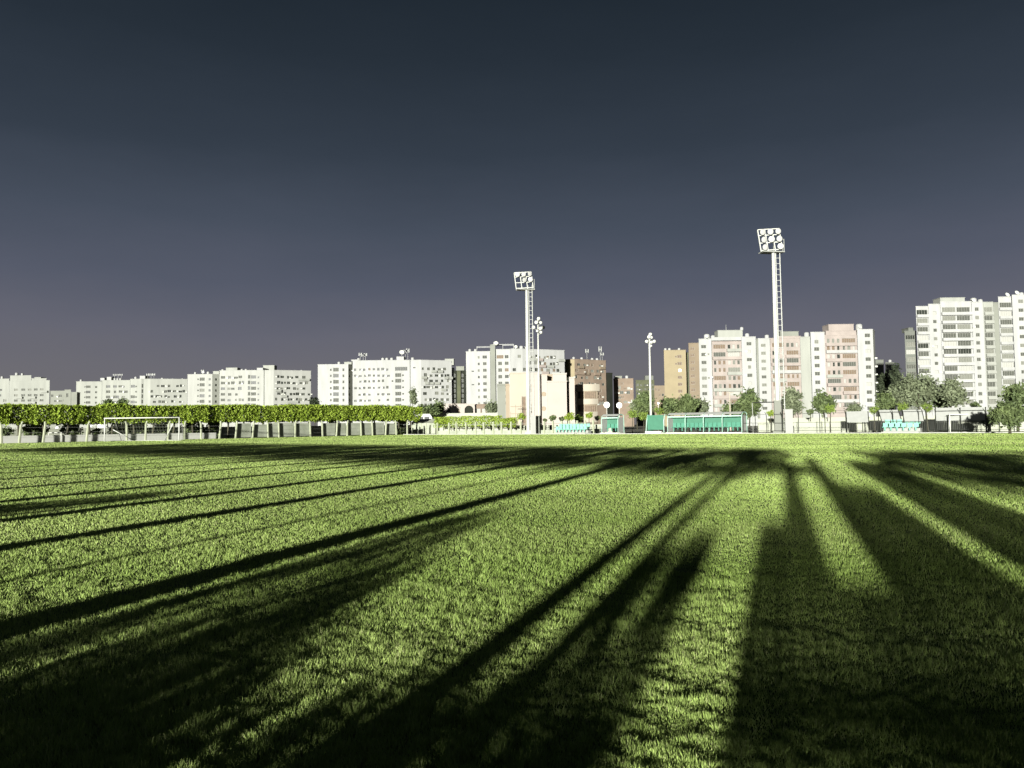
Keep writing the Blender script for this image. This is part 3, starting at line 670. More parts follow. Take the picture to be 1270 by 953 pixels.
# far grey blocks in the gap at right
b = bld('dim grey block with a lit gable behind the dark cypress trees', 1094, 420)
(f,), z = vol(b, [(1084, 420), (1097, 420)], 447, 'greyd'); mess(f, [zt(1090, y, 420) for y in (455, 463, 471, 479, 487)], 1086, 1095, 3, ['glass', 'curtain', 'shutter'], .8); f.build()
(f,), z = vol(b, [(1099, 440), (1110, 440)], 450, 'greyd', back=8); mess(f, [zt(1104, y, 440) for y in (457, 465, 473)], 1101, 1108, 2, ['curtain', 'shutter'], .8); f.build(); roofitem(b, TANK, 1105, 443, z, 1)
# --- B8
Y8 = 287
b = bld('tallest white block with long grey balcony bands, behind the right shelters', 1190, Y8)
(f,), z = vol(b, [(1123, Y8+4), (1137, Y8+4)], 411.3, 'greyd')
for k in range(8): f.win(f.u(1130), zt(1130, 419+k*9.1, Y8+4)-.7, 3.4, 1.7, ['glass', 'shutterl', 'curtain', 'shutterl', 'shutter', 'shutter', 'glass', 'shutter'][k])
f.build(); roofbox(b, 1128, 1134.5, Y8+7, 406.5, z, 'greyd')
rows = [zt(1185, y, Y8)-.85 for y in (384.2, 394.7, 405.4, 416, 426, 436, 446.5, 457, 467.5, 477.5, 489, 499)]
(f,), z = vol(b, [(1137, Y8), (1152.2, Y8)], 380.8, 'cream')
for r_ in rows: f.win(f.u(1144.5), r_+.1-.9, 3.9, 1.7, random.choice(['shutter', 'shutterl', 'shutter', 'curtain', 'glass'])); f.balcony(.1, f.L-.1, r_-2.0+.3, .8, .8, 'cream')
f.build()
(f,), z = vol(b, [(1152.4, Y8-.5), (1167, Y8-.5)], 378, 'cream')
for i, r_ in enumerate(rows): f.win(f.u(1160), r_-.1-.9, 1.3, 1.2, random.choice(['shutter', 'shutter', 'shutterl', 'curtain']), i % 3 == 1)
f.build()
(f,), z = vol(b, [(1167.2, Y8), (1206, Y8)], 375, 'cream')
for i, r_ in enumerate(rows):
    c = f.u(1186.5)
    f.win((f.u(1168.5)+c)/2, r_-.1, c-f.u(1168.5)-.5, 1.8, ['shutterl', 'shutterl', 'shutter', 'shutter', 'curtain', 'shutter', 'curtain', 'shutter', 'shutter', 'shutterl', 'shutterl', 'curtain'][i])
    f.win((f.u(1204.5)+c)/2, r_-.1, f.u(1204.5)-c-.5, 1.8, ['shutter', 'shutter', 'shutterl', 'shutter', 'shutter', 'glass', 'shutterl', 'curtain', 'shutterl', 'shutterl', 'shutter', 'shutterl'][i])
    f.balcony(.15, f.L-.15, r_-1.05, 1.0, .9, 'cream')
f.build(); roofbox(b, 1167.5, 1198, Y8+4, 369.2, z, 'cream2'); roofitem(b, DISH, 1208, Y8+3, z-.4, 0.84); roofitem(b, TANK, 1208.5, Y8+5, z-.3, 1.4)
(f,), z = vol(b, [(1206.2, Y8-.5), (1220.4, Y8-.5)], 375.4, 'cream')
for i, r_ in enumerate(rows): f.win(f.u(1212.5), r_+.2, 1.4, 1.3, random.choice(['shutter', 'shutter', 'shutterl']), i % 4 == 2)
f.build(); roofitem(b, TANK, 1217, Y8+4, z, 1)
(f,), z = vol(b, [(1220.6, Y8+1), (1233, Y8+1)], 375.5, 'cream2')
for i, r_ in enumerate(rows): f.win(f.u(1226.5), r_, 3.0, 1.7, random.choice(['shutter', 'shutter', 'shutterl'])); f.balcony(.2, f.L-.2, r_-1.0, .7, .85, 'cream2')
f.build()
(f,), z = vol(b, [(1233.2, Y8+1.8), (1239.5, Y8+1.8)], 376, 'greyc', back=8); f.build()
b = bld('white tower cut off by the right edge of the photo', 1260, Y8+1.5)
Y9 = Y8+1.5
(f,), z = vol(b, [(1239.3, Y9), (1256.2, Y9)], 369, 'cream')
for i in range(13): f.win(f.u(1248), zt(1248, 379.5+i*10.6, Y9)-.6, 4.3, 1.8, ['shutter', 'curtain', 'shutter', 'shutterl', 'curtain', 'shutterl', 'shutterl', 'curtain', 'shutter', 'shutterl', 'shutterl', 'shutter', 'shutterl'][i]); f.balcony(.1, f.L-.1, zt(1248, 379.5+i*10.6, Y9)-1.5, .7, .8, 'cream')
f.build()
fs, z = vol(b, [(1256.4, Y9-1), (1310, Y9-1)], 366.6, 'cream'); f = fs[0]
for i in range(13):
    for px in (1267, 1283, 1300): f.win(f.u(px), zt(1266, 375+i*10.9, Y9)-.5, 1.8, 1.3, random.choice(['shutter', 'shutterl', 'shutter']))
f.build(); roofitem(b, DISH, 1250, Y9+3, z-.6, 0.93); roofitem(b, DISH, 1262, Y9+3, z, 0.98); roofitem(b, TANK, 1268, Y9+4, z, 1)
REFY[0] = 500
# ------------------------------------------------------------------ club house and low buildings
YC = 150
b = bld('cream club house with stepped blocks and round windows behind the left mast', 660, YC, 'club house', 'club_house')
(f,), z = vol(b, [(617, YC+1), (627.2, YC+1)], 478, 'greyc', back=8); f.build()
(f,), z = vol(b, [(627.4, YC+.5), (632.3, YC+.5)], 478, 'clubtan', back=8); f.build()
(f,), z = vol(b, [(632.5, YC), (654.5, YC)], 464, 'club', back=9)
f.win(f.u(649.8), .6, .75, 6.0, 'shutterb', depth=.25); f.win(f.u(634), zt(634, 492, YC), .35, .6, 'shutterb'); f.build()
(f,), z = vol(b, [(654.7, YC-1), (670, YC-1)], 464.2, 'clubp', back=9); f.win(f.u(658.5), 7.2, .3, 1.6, 'shutterb'); f.win(f.u(658.5), 3.5, .3, 1.6, 'shutterb'); f.build()
(f,), z = vol(b, [(670.2, YC), (679, YC)], 466.5, 'clubp', back=8); f.build()
for yy, m in ((489, 'clubtan'), (507, 'glass')):
    p = at(674.3, yy, YC-.02); MB().lathe([(.42, 0), (.42, .12), (.36, .12), (.36, .04)], 16, (0, 0, 0), (0, -1, 0)).build('round_window', M['clubtan'], b, False, tuple(p-b.location))
    MB().lathe([(.355, 0), (.355, .03)], 16, (0, -.045, 0), (0, -1, 0)).build('pane', M[m], b.children[-1])
(f,), z = vol(b, [(679.2, YC-1.5), (703.2, YC-1.5)], 474.3, 'clubp', back=6); f.build()
(f,), z = vol(b, [(685.8, YC+2), (703, YC+2)], 464.6, 'clubp', back=6); f.build()
(f,), z = vol(b, [(671, YC+3), (686, YC+3)], 466, 'clubtan', back=5)
for px, yy in ((675, 470), (681, 471), (684, 473)): f.win(f.u(px), zt(px, yy, YC+3)-.4, .8, 1.0, 'shutterb')
f.build()
(f,), z = vol(b, [(703.4, YC+1.5), (706, YC+1.5)], 470, 'dark', back=5); f.build()
(f,), z = vol(b, [(706.2, YC), (713, YC)], 469.5, 'clubp', back=8)
for yy in (478, 493): f.win(f.u(708.3), zt(708, yy+9, YC), .42, 1.7, 'glass')
f.build()
# gate-like steel frame in front
mb = MB(); x0 = gx(633, YC-4)[0]; x1 = gx(652, YC-4)[0]
for k in range(4): x = x0+(x1-x0)*k/3; mb.tube([(x, YC-4, -.05), (x, YC-4, 4.9-1.2*(k in (0, 3)))], .04, 5)
for zz in (3.3, 4.6): mb.tube([(x0, YC-4, zz), (x1, YC-4, zz)], .05, 5)
tag(mb.build('steel_frame', M['clubtan']), 'thin brown steel frame standing before the cream club house wall', 'frame')
YV = 158
b = bld('curved tan building with two ribbon window bands, behind the turquoise seats', 728, YV, 'building', 'curved_building')
def curve_band(px0, px1, Y, bulge, y0, y1, m, name, off=0, n=12):
    A, B = gx(px0, Y), gx(px1, Y); L = b.location; z0, z1 = zt((px0+px1)/2, y1, Y), zt((px0+px1)/2, y0, Y)
    pl = []
    for i in range(n+1):
        t = i/n; pl.append((A[0]+(B[0]-A[0])*t-L.x, A[1]-bulge*math.sin(PI*(t*.75+.12))+off-L.y))
    pl += [(B[0]-L.x, B[1]+6-L.y), (A[0]-L.x, A[1]+6-L.y)]
    return MB().prism(pl, z0, z1).build(name, M[m], b), pl, z0, z1
curve_band(714.6, 743.6, YV, 1.6, 477, 485.6, 'club', 'parapet')
curve_band(716, 741, YV, 1.3, 485.7, 494.9, 'clubtan', 'wall')
curve_band(715.5, 741.6, YV, 1.5, 495, 501.8, 'club', 'wall')
curve_band(716, 740, YV, 1.3, 501.9, 524, 'clubtan', 'wall')
curve_band(715.5, 740.5, YV, 1.5, 511, 524, 'club', 'wall')
for (yy, hh) in ((494.7, 1.35), (510.8, 1.25)):
    for k, px in enumerate((718.6, 721.6, 726.5, 729.3, 732, 734.6, 737.2)):
        t = (px-715.8)/(741-715.8); y_ = YV-1.3*math.sin(PI*(t*.75+.12)); p = at(px, yy, y_)
        MB().box(-.22 if k > 1 else -.26, .22, -.05, .05, 0, hh).build('window', M['glass' if k < 1 else 'shutterb'], b, False, (p.x-b.location.x, y_-.03-b.location.y, p.z))
        fr_ = b.children[-1]; MB().box(-.26, .26, -.08, .02, -.08, -.001).build('sill', M['club'], fr_)
REFY[0] = 512
# arched low building and wall
YA = 175
b = bld('low beige building with a dark archway, left of the club house', 584, YA, 'building', 'arched_building')
(f,), z = vol(b, [(548, YA), (589, YA)], 502.5, 'clubp', back=9)
a0 = f.u(581.8); f.ops.append((a0-.95, a0+.95, zt(580, 513, YA), zt(580, 508.6, YA)))
f.win(f.u(556.5), zt(556, 512, YA), .9, .8, 'glass'); f.win(f.u(569), zt(569, 512.5, YA), .7, .8, 'clubtan'); f.build()
p = gx(581.8, YA); zz = zt(580, 508.6, YA)
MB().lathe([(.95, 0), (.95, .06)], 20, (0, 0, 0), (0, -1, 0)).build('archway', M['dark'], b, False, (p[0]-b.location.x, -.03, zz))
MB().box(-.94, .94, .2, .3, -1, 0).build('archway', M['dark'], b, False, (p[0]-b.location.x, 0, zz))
(f,), z = vol(b, [(589.2, YA+1), (604, YA+1)], 502.8, 'brown', back=8)
for px in (593.5, 600): f.win(f.u(px), zt(px, 512.5, YA+1), .9, 1.0, 'curtain')
f.build()
wl = MB(); A = gx(524, YA-8); B = gx(618, YA-8); z1 = zt(570, 513.4, YA-8)
wl.box(A[0], B[0], A[1], A[1]+.3, -.1, z1); wl.box(A[0]-.05, B[0]+.05, A[1]-.05, A[1]+.35, z1+.001, z1+.12)
tag(wl.build('garden_wall', M['wallw']), 'long pale wall below the low arched building', 'wall')
t = thing('parked_van', 'white van with rounded roof at the left end of the pale wall', 'van', (*gx(527, 160), 0))
zz = zt(527, 513.8, 160)
mb = MB(); prof = [(-1.9, .35), (1.9, .35), (1.95, 1.2), (1.5, zz*.82), (1.1, zz), (-1.6, zz), (-1.9, zz*.85)]
mb.add([(x, -.9, z_) for x, z_ in prof] + [(x, .9, z_) for x, z_ in prof], [tuple(range(7)), tuple(range(13, 6, -1))] + [(i, i+7, (i+1) % 7+7, (i+1) % 7) for i in range(7)])
mb.build('body', M['white'], t)
for x in (-1.2, 1.2):
    for y in (-.86, .86): MB().lathe([(.33, -.1), (.33, .1)], 12, (x, y, .33), (0, 1, 0)).build('wheel', M['black'], t)
MB().box(-1.4, -.2, -.93, -.905, zz*.55, zz*.85).build('window', M['glass'], t); MB().box(0, 1.0, -.93, -.905, zz*.55, zz*.85).build('window', M['glass'], t)
# shed with a pale sloping roof at the right end of the row
PS = online(526, CORNER + N1*9 - E1*2, E1)
t = thing('shelter_shed', 'low pale shed with a hipped roof right of the clipped trees', 'shed', (PS.x, PS.y, 0), 0)
ws = 16.5*PS.y/F; hs = zt(526, 521, PS.y)
MB().box(-ws*.95, ws*.9, 0, 5, 0, hs*.78).build('wall', M['fabric'], t)
MB().add([(-ws, -.3, hs*.78+.003), (ws, -.3, hs*.78+.003), (ws, 5.3, hs*.78+.003), (-ws, 5.3, hs*.78+.003), (-ws*.72, 1.6, hs+.15), (ws*.72, 1.6, hs+.15)], [(0, 1, 5, 4), (1, 2, 5), (2, 3, 4, 5), (3, 0, 4), (3, 2, 1, 0)]).build('roof', M['wallw'], t)
for k in range(6): MB().box(-.05, .05, -.06, -.004, 0, hs*.77).build('post', M['postw'], t, False, (-ws*.9+ws*1.75*k/5, 0, 0))
REFY[0] = 520
# ------------------------------------------------------------------ left fence, posts one by one
FO = CORNER - E1*1.6
tf = thing('fence', 'long fence of leaning white concrete posts below the clipped trees', 'fence', (CORNER.x, CORNER.y, 0))
LPX = [-22, 2, 24, 53.5, 107.5, 157.5, 180.5, 208, 228.5, 249.7, 272, 292, 313, 332.5, 346, 366, 385, 400, 417, 430.6, 448, 462, 478, 491.5, 505]
pm = [MB().tube([(0, 0, -.05), (lx*.9, 0, 1.7), (lx+.13*s, 0, 2.1)], [.13, .115, .10], 6).mesh('post', M['postw']) for lx, s in ((.03, 1), (.14, 1), (-.06, -1), (.2, -.3))]
pp = []
for i, px in enumerate(LPX):
    p = online(px, FO, N1, 540); pp.append(p)
    link('post', pm[random.randrange(4)], tf, (p.x-CORNER.x, p.y-CORNER.y, 0), RZ+PI/2+PI*(i % 2)*0)
for i in range(len(pp)-1):
    px = (LPX[i]+LPX[i+1])/2
    a, c = pp[i]-CORNER, pp[i+1]-CORNER; d = (c-a); L_ = d.length; rz = math.atan2(d.y, d.x)
    wires = MB()
    for z_ in (.5, 1.0, 1.5): wires.box(.12, L_-.12, .10, .112, z_, z_+.012)
    wires.build('wire', M['steel'], tf, False, (a.x, a.y, 0), rz)
    if px > 285 and random.random() < .93: MB().box(.1, L_-.05, .2, .23, .08, random.choice([1.75, 1.8, 1.65])).build('panel', M['fabric'], tf, False, (a.x, a.y, 0), rz)
# wall and dark shrubs behind the left fence
pw0, pw1 = online(-40, CORNER - E1*4.0, N1), online(268, CORNER - E1*4.0, N1); d = pw1-pw0
tag(MB().box(0, d.length, 0, .25, -.1, .62).box(-.02, d.length+.02, -.03, .28, .621, .70).build('low_wall', M['white'], None, False, (pw0.x, pw0.y, 0), math.atan2(d.y, d.x)), 'low pale wall under the left half of the clipped trees', 'wall')
pw0, pw1 = online(-60, CORNER - E1*15, N1), online(540, CORNER - E1*15, N1); d = pw1-pw0
tag(MB().box(0, d.length, 0, .25, -.1, 1.35).box(-.02, d.length+.02, -.04, .29, 1.351, 1.45).build('boundary_wall', M['wallw'], None, False, (pw0.x, pw0.y, 0), math.atan2(d.y, d.x)), 'tall pale boundary wall seen behind the clipped tree trunks', 'wall')
SH = [leaf_mesh('foliage', 900, .13, clumps(.9, .7, .1, 1.5, 16, .22, False, .2), M['leafd'], 60+i) for i in range(3)]
SST = MB().tube([(0, 0, -.03), (.05, 0, .6), (.2, .1, 1.1)], [.05, .04, .02], 5).tube([(0, 0, .3), (-.3, .1, 1.0)], [.03, .015], 5).mesh('stem', M['bark'])
for px, nm, s_ in ((8, 'at the left edge of the photo', 1.0), (40, 'behind the second visible fence post', 1.3), (49, 'touching the right side of the dark leftmost shrubs', 1.2), (88, 'beside the small white goal', 1.3), (121, 'just left of the big goal', .9), (148, 'seen through the left of the big goal', 1.4), (172, 'seen through the middle of the big goal', 1.4), (202, 'seen through the right of the big goal', 1.3), (240, 'right of the big goal', 1.5), (262, 'just before the grey screens begin', 1.6), (412, 'between the grey fence screens', 1.4), (497, 'under the last clipped tree of the row', 1.5)):
    p = online(px, CORNER - E1*(8 + (px % 3)*.8), N1)
    t = thing('shrub', f'dark shrub behind the left fence, {nm}', 'shrub', (p.x, p.y, 0), px, 'dark shrubs behind the left fence'); t.scale = (s_,)*3
    link('foliage', SH[px % 3], t); link('stem', SST, t)
# ------------------------------------------------------------------ middle fence
FR = CORNER + N1*3.2
tm = thing('fence', 'low white post fence before the clipped hedge, between shed and mast', 'fence', (CORNER.x, CORNER.y, 0))
mp = [542.5, 557, 566, 578, 590, 600, 612, 622, 634, 646, 675, 686, 697, 706, 716, 726, 736]
pp = []
for px in mp:
    p = online(px, FR, E1); pp.append(p); link('post', MB().box(-.10, .10, -.08, .08, -.05, 1.65).mesh('post', M['postw']) if px == mp[0] else tm.children[0].data, tm, (p.x-CORNER.x, p.y-CORNER.y, 0), RZ)
for i in range(len(pp)-1):
    a = pp[i]-CORNER; L_ = (pp[i+1]-pp[i]).length
    MB().box(.12, L_-.12, -.02, .02, 1.30, 1.35).build('rail', M['greyc'], tm, False, (a.x, a.y, 0), RZ)
    MB().box(.12, L_-.12, .05, .10, 0, .5).build('panel', M['fabric'], tm, False, (a.x, a.y, 0), RZ)
def hedge(label, px0, px1, D, z0, z1, m='leafr', n=2500, seed=3, dep=.5, size=.11):
    A = online(px0, CORNER + N1*D, E1); B = online(px1, CORNER + N1*D, E1); L_ = (B-A).length
    def f(r, n): 
        x = r.uniform(0, L_, n); top = z1 - .12 + .12*np.sin(x*1.7+seed)*.5
        return np.stack([x, r.uniform(-dep, dep, n), z0 + (top-z0)*r.uniform(0, 1, n)**.8], 1)
    t = thing('hedge', label, 'hedge', (A.x, A.y, 0), RZ)
    link('foliage', leaf_mesh('foliage', n, size, f, M[m], seed), t)
    k = int(L_/1.5)
    for i in range(k+1): MB().tube([(L_*i/k, 0, -.05), (L_*i/k+.05, 0, z1*.8)], [.04, .025], 5).build('stem', M['bark'], t)
hedge('long clipped hedge above the white post fence left of the club house', 540, 622, 6, .95, zt(580, 518, 128)+.15, n=5200, seed=3)
hedge('shorter clipped hedge at the foot of the club house', 623, 640, 6, .9, zt(630, 519.3, 120)+.1, n=1600, seed=4)
A = online(545, CORNER+N1*9, E1); B = online(770, CORNER+N1*9, E1)
tag(MB().box(0, (B-A).length, 0, .25, -.1, 1.15).build('low_wall', M['wallw'], None, False, (A.x, A.y, 0), RZ), 'pale low wall behind the white post fence in the middle', 'wall')
# ------------------------------------------------------------------ topiary and other trees in the right half
BALL = [leaf_mesh('ball_crown', 700, .16, clumps(.8, .8, -.8, .8, 26, .20, False, .35), M[m], 80+i) for i, m in enumerate(('leafy', 'leafr', 'leafd'))]
def ball(px, py, rpx, Y, k, label):
    p = at(px, py, Y); s = rpx*Y/F/.95
    t = thing('ball_tree', label, 'tree', (p.x, p.y, 0), px, 'small ball-clipped trees')
    o = link('crown', BALL[k], t, (0, 0, p.z)); o.scale = (s, s, s*.85)
    trunk_mb(max(.4, p.z-.2*s), .05, p.z+.3*s, 3, .3*s, int(px)).build('trunk', M['bark'], t, True)
for px, py, r, Y, k, l in ((647, 516.3, 5.5, 112, 1, 'ball-clipped tree touching the left mast at its left'), (676, 521.5, 3, 108, 2, 'tiny dark ball tree just right of the left mast'), (685.5, 519, 5, 110, 2, 'grey-green ball tree before the blank club house wall'),
        (697, 520, 4, 112, 2, 'small dull ball tree left of the bright one by the turquoise seats'), (706, 516.5, 6.5, 108, 1, 'bright ball tree right above the turquoise seats'), (717.5, 519, 5.5, 112, 0, 'pale ball tree right of the bright one by the turquoise seats'), (730.5, 515, 5, 112, 1, 'ball tree before the curved tan building'),
        (741, 519, 4, 116, 2, 'dull ball tree between curved building and small dugout'), (797.5, 515.5, 6.5, 104, 0, 'yellow-green ball tree left of the thin lamp pole'), (817, 509.5, 6, 118, 0, 'taller yellow-green ball tree right of the thin lamp pole'), (784, 513, 6.5, 115, 0, 'pale ball tree right of the two lit globe lamps'),
        (955.4, 512.5, 5, 86, 1, 'flat ball tree just left of the right mast'), (1005, 511.5, 5, 86, 2, 'dark ball tree right of the white cabinet'), (1029, 506.5, 6.5, 84, 0, 'bright ball tree in front of a darker tree right of the cabinet'), (1084, 508.5, 6, 78, 0, 'yellow-green ball tree between the single panel and the seats'),
        (1120, 504.5, 6.5, 76, 0, 'pale ball tree above the turquoise seats at right'), (1150, 505.5, 7, 75, 0, 'brightest ball tree left of the long white shelter'), (1210, 504.3, 7, 82, 2, 'low flat ball tree behind the long white shelter')):
    ball(px, py, r, Y, k, l)
def loose(px, y0, y1, wpx, Y, m, label, n=2600, size=.26, k=40, cr=.45, seed=1, name='tree', box=False, fill=.25):
    zb, z1 = zt(px, y1, Y), zt(px, y0, Y); W = wpx*Y/F/2; x, y = gx(px, Y)
    c = leaf_mesh('crown', n, size, clumps(W*.85, W*.8, max(zb, .5)+.3, z1-.3, k, cr, box, fill), M[m], seed)
    h = max(zb, .8)
    return tree(name, label, 'tree', x, y, h, c, None, max(.1, W*.06), z1*.8, W*.5, None, px, seed)
loose(830, 494, 514, 22, 130, 'leafd', 'dark leafy tree at the foot of the tan building', seed=1)
loose(853, 492, 514, 30, 128, 'leafd', 'broad dark tree behind the left end of the long dugout', 3600, seed=2)
loose(868, 497, 514, 18, 132, 'leafg', 'lighter bushy tree behind the long dugout', seed=3)
loose(800, 488, 513, 22, 140, 'leafd', 'tall dark tree left of the tan building', 3000, seed=4)
loose(790, 497, 516, 12, 150, 'leafg', 'dim small tree beyond the globe lamps', 1500, seed=5)
loose(929, 486, 516, 22, 104, 'leafd', 'dark loose tree at the right end of the long dugout', 3000, seed=6)
loose(911, 503, 515, 22, 118, 'leafd', 'low dark tree behind the right bays of the long dugout', 2000, seed=7)
loose(983, 483, 514, 25, 120, 'leafg', 'grey-green tree just right of the right mast', 3400, seed=8)
loose(1022, 489, 513, 22, 110, 'leafd', 'dark tree right of the white cabinet, behind a bright ball tree', 2800, seed=9)
loose(1060, 504, 512, 14, 130, 'leafg', 'low dull tree behind the single white panel', 900, seed=10)
loose(1140, 465, 503, 46, 120, 'leafg', 'big pale feathery tree before the tallest white block', 5200, .26, 48, .55, seed=11)
loose(1120, 474, 505, 26, 122, 'leafg', 'pale drooping tree left of the big feathery tree', 3400, .3, 40, .5, seed=12)
loose(1181, 474, 503, 26, 118, 'leafg', 'round grey-green tree before the tallest white block', 3600, .28, 40, .5, seed=13)
loose(1170, 486, 506, 22, 125, 'leafd', 'low dark tree between two pale trees at right', 2000, seed=14)
loose(1113, 453, 505, 11, 150, 'leafk', 'tallest dark cypress in the gap at right', 2600, .3, 50, .4, seed=15, name='cypress_tree')
loose(1098, 462, 505, 15, 160, 'leafk', 'broad dark cypress left of the tallest one', 2600, .3, 44, .45, seed=16, name='cypress_tree')
loose(1098, 490, 508, 16, 118, 'leafd', 'dark low tree left of the right turquoise seats', 1800, seed=17)
loose(545, 499, 513, 12, 168, 'leafd', 'dark pointed tree behind the white van', 1600, seed=18)
loose(531, 502, 518, 30, 164, 'leafd', 'broad dark tree right of the clipped row', 3000, seed=19)
loose(513, 481, 501, 9, 260, 'leafg', 'thin palm-like tree against the white seven-storey block', 900, .4, 20, .5, seed=20)
loose(610, 499, 514, 15, 172, 'leafg', 'grey tree between archway building and club house', 1600, seed=21)
loose(390, 493, 506, 11, 200, 'leafk', 'small black tree between two white blocks at left', 1200, .3, 20, .4, seed=22)
loose(134, 496, 506, 9, 170, 'leafd', 'dark treetop poking above the clipped row at left', 900, seed=23)
loose(152, 495, 506, 8, 170, 'leafd', 'second dark treetop poking above the clipped row at left', 900, seed=24)
loose(1252, 500, 532, 38, 62, 'leafd', 'big dark shrub-like tree at the right edge', 5200, .16, 50, .28, seed=25)
loose(1262, 477, 506, 26, 66, 'leafd', 'upper dark tree at the right edge against the white tower', 3600, .18, 40, .32, seed=26)
loose(1226, 512, 531, 16, 72, 'leafg', 'pale bush between the long shelter and the dark tree', 1600, .14, 20, .22, seed=27)
# ------------------------------------------------------------------ floodlight masts
def floodmast(label, px, Y, pyt, pyh0, pyh1, wpx, yaw, skip):
    x, y = gx(px, Y, 500); s = Y/F
    zt_, zb, z1 = zt(px, pyh0, Y), 0, zt(px, pyh1, Y)          # platform height, top of the head
    t = thing('floodlight_mast', label, 'floodlight mast', (x, y, 0))
    MB().tube([(0, 0, 0), (0, 0, zt_)], [.25, .17], 12).tube([(0, 0, 0), (0, 0, .25)], [.5, .5], 12).build('pole', M['white'], t, True)
    lx = .30; mb = MB()
    for a in (-.22, .22): mb.tube([(lx+.25+a, .1, .3), (lx+.2+a, .1, zt_)], .062, 5)
    for k in range(int(zt_/.6)): mb.tube([(lx+.03, .1, .6+k*.6), (lx+.47, .1, .6+k*.6)], .036, 4)
    for k in range(int(zt_/2.4)): mb.tube([(.15, .05, 1+k*2.4), (lx+.05, .1, 1+k*2.4)], .035, 4)
    mb.build('ladder', M['steel'], t)
    W = wpx*s; Hh = z1-zt_
    R_ = Matrix.Rotation(yaw, 4, 'Z')
    h = bpy.data.objects.new('head_frame', None)
    fr = MB()
    for i in range(4): xx = -W/2+W*i/3; fr.box(xx-.045, xx+.045, -.045, .045, 0, Hh*.92)
    for z_ in (.05, .36, .68, .93): fr.box(-W/2, W/2, -.055, .055, Hh*z_-.045, Hh*z_+.045)
    fo = fr.build('head_frame', M['white'], t, False, (-.25, -.35, zt_), yaw)
    fo.rotation_euler = (math.radians(-6), math.radians(-5), yaw)
    pl = MB().box(-W*.42, W*.56, -.3, .9, -.10, 0)
    for (a_, b_) in ((W*.54, -.25), (W*.54, .85), (W*.3, .85)): pl.tube([(a_, b_, 0), (a_, b_, 1.3)], .04, 4)
    pl.tube([(W*.54, -.25, 1.3), (W*.54, .85, 1.3)], .04, 4).tube([(W*.3, .85, 1.3), (W*.54, .85, 1.3)], .04, 4)
    pl.build('platform', M['steel'], t, False, (-.25, -.2, zt_), yaw)
    for r_ in range(3):
        for c in range(3):
            if (r_, c) in skip: continue
            mb = MB().lathe([(.10, -.42), (.2, -.38), (.38, -.08), (.46, 0.0), (.48, .05)], 14, (0, 0, 0), (-.1, -1, -.25)).box(-.05, .05, -.02, .5, -.06, .06)
            o = mb.build('floodlight', M['steel'], fo, True, (-W*.36+W*.36*c, -.35, Hh*(.14+.32*r_)), random.uniform(-.35, .35))
            # three levels: mast > head_frame > floodlight; the glass is joined into the lamp's mesh
            o.data.materials.append(M['lampface']); o.scale = (.86*W/3.1,)*3
            bm = bmesh.new(); bm.from_mesh(o.data); n0 = len(bm.faces)
            ax = Vector((-.1, -1, -.25)).normalized(); a1 = ax.orthogonal().normalized(); a2 = ax.cross(a1)
            ctr = ax*.055; vs_ = [bm.verts.new(ctr+(a1*math.cos(2*PI*k/16)+a2*math.sin(2*PI*k/16))*.45) for k in range(16)]; cv = bm.verts.new(ctr+ax*.09)
            for k in range(16): ff = bm.faces.new((vs_[k], vs_[(k+1) % 16], cv)); ff.material_index = 1; ff.smooth = True
            bm.to_mesh(o.data); bm.free()
    return t
floodmast('white floodlight mast with ladder standing before the cream club house', 655, 104, 0, 359, 336.5, 22, math.radians(14), ((0, 0), (0, 1), (0, 2), (1, 0)))
floodmast('taller white floodlight mast right of the long dugout', 964.5, 84, 0, 312.5, 282.5, 29, math.radians(10), ((0, 1),))
def globepole(label, px, Y, top, lo, spread, r=.15, lod=0):
    x, y = gx(px, Y, 500); zt_ = zt(px, top, Y); s = Y/F
    t = thing('lamp_pole', label, 'lamp pole', (x, y, 0))
    MB().tube([(0, 0, 0), (0, 0, zt_)], [r, r*.6], 8).build('pole', M['white'], t, True)
    for (dx, dy, rr) in spread:
        p = (dx*s, random.uniform(-.5, .1), zt_-(dy-top)*s if False else zt(px, dy, Y))
        MB().tube([(0, 0, p[2]-.25), (p[0]*.6, p[1]*.6, p[2]-.28), (p[0], p[1], p[2])], .04, 5).build('arm', M['steel'], t)
        MB().lathe([(.08, -.3), (.25, -.22), (rr*s*.9, 0), (rr*s, .06), (rr*s*.7, .14), (.02, .17)], 12, p, (dx*.05, -1, -.3)).build('floodlight', M['white'], t, True)
globepole('slim pole with a cluster of round spotlights, right of the left mast', 668.5, 112, 394.5, 0, [(1, 395.5, 2.3), (-2, 400.5, 2.5), (3.5, 401, 2), (-5.5, 406.5, 2.4), (6.5, 407, 2.2), (3, 408, 2.4), (3.5, 413, 2), (-1, 411, 1.8)])
globepole('slim pole with a cluster of round spotlights left of the tan building', 807, 118, 414, 0, [(1.5, 414.8, 2), (-1, 418.5, 2.4), (2.5, 419, 1.8), (-4, 424, 2.2), (5.5, 424, 2.2), (2, 425, 2), (2, 429, 1.6)], .2)
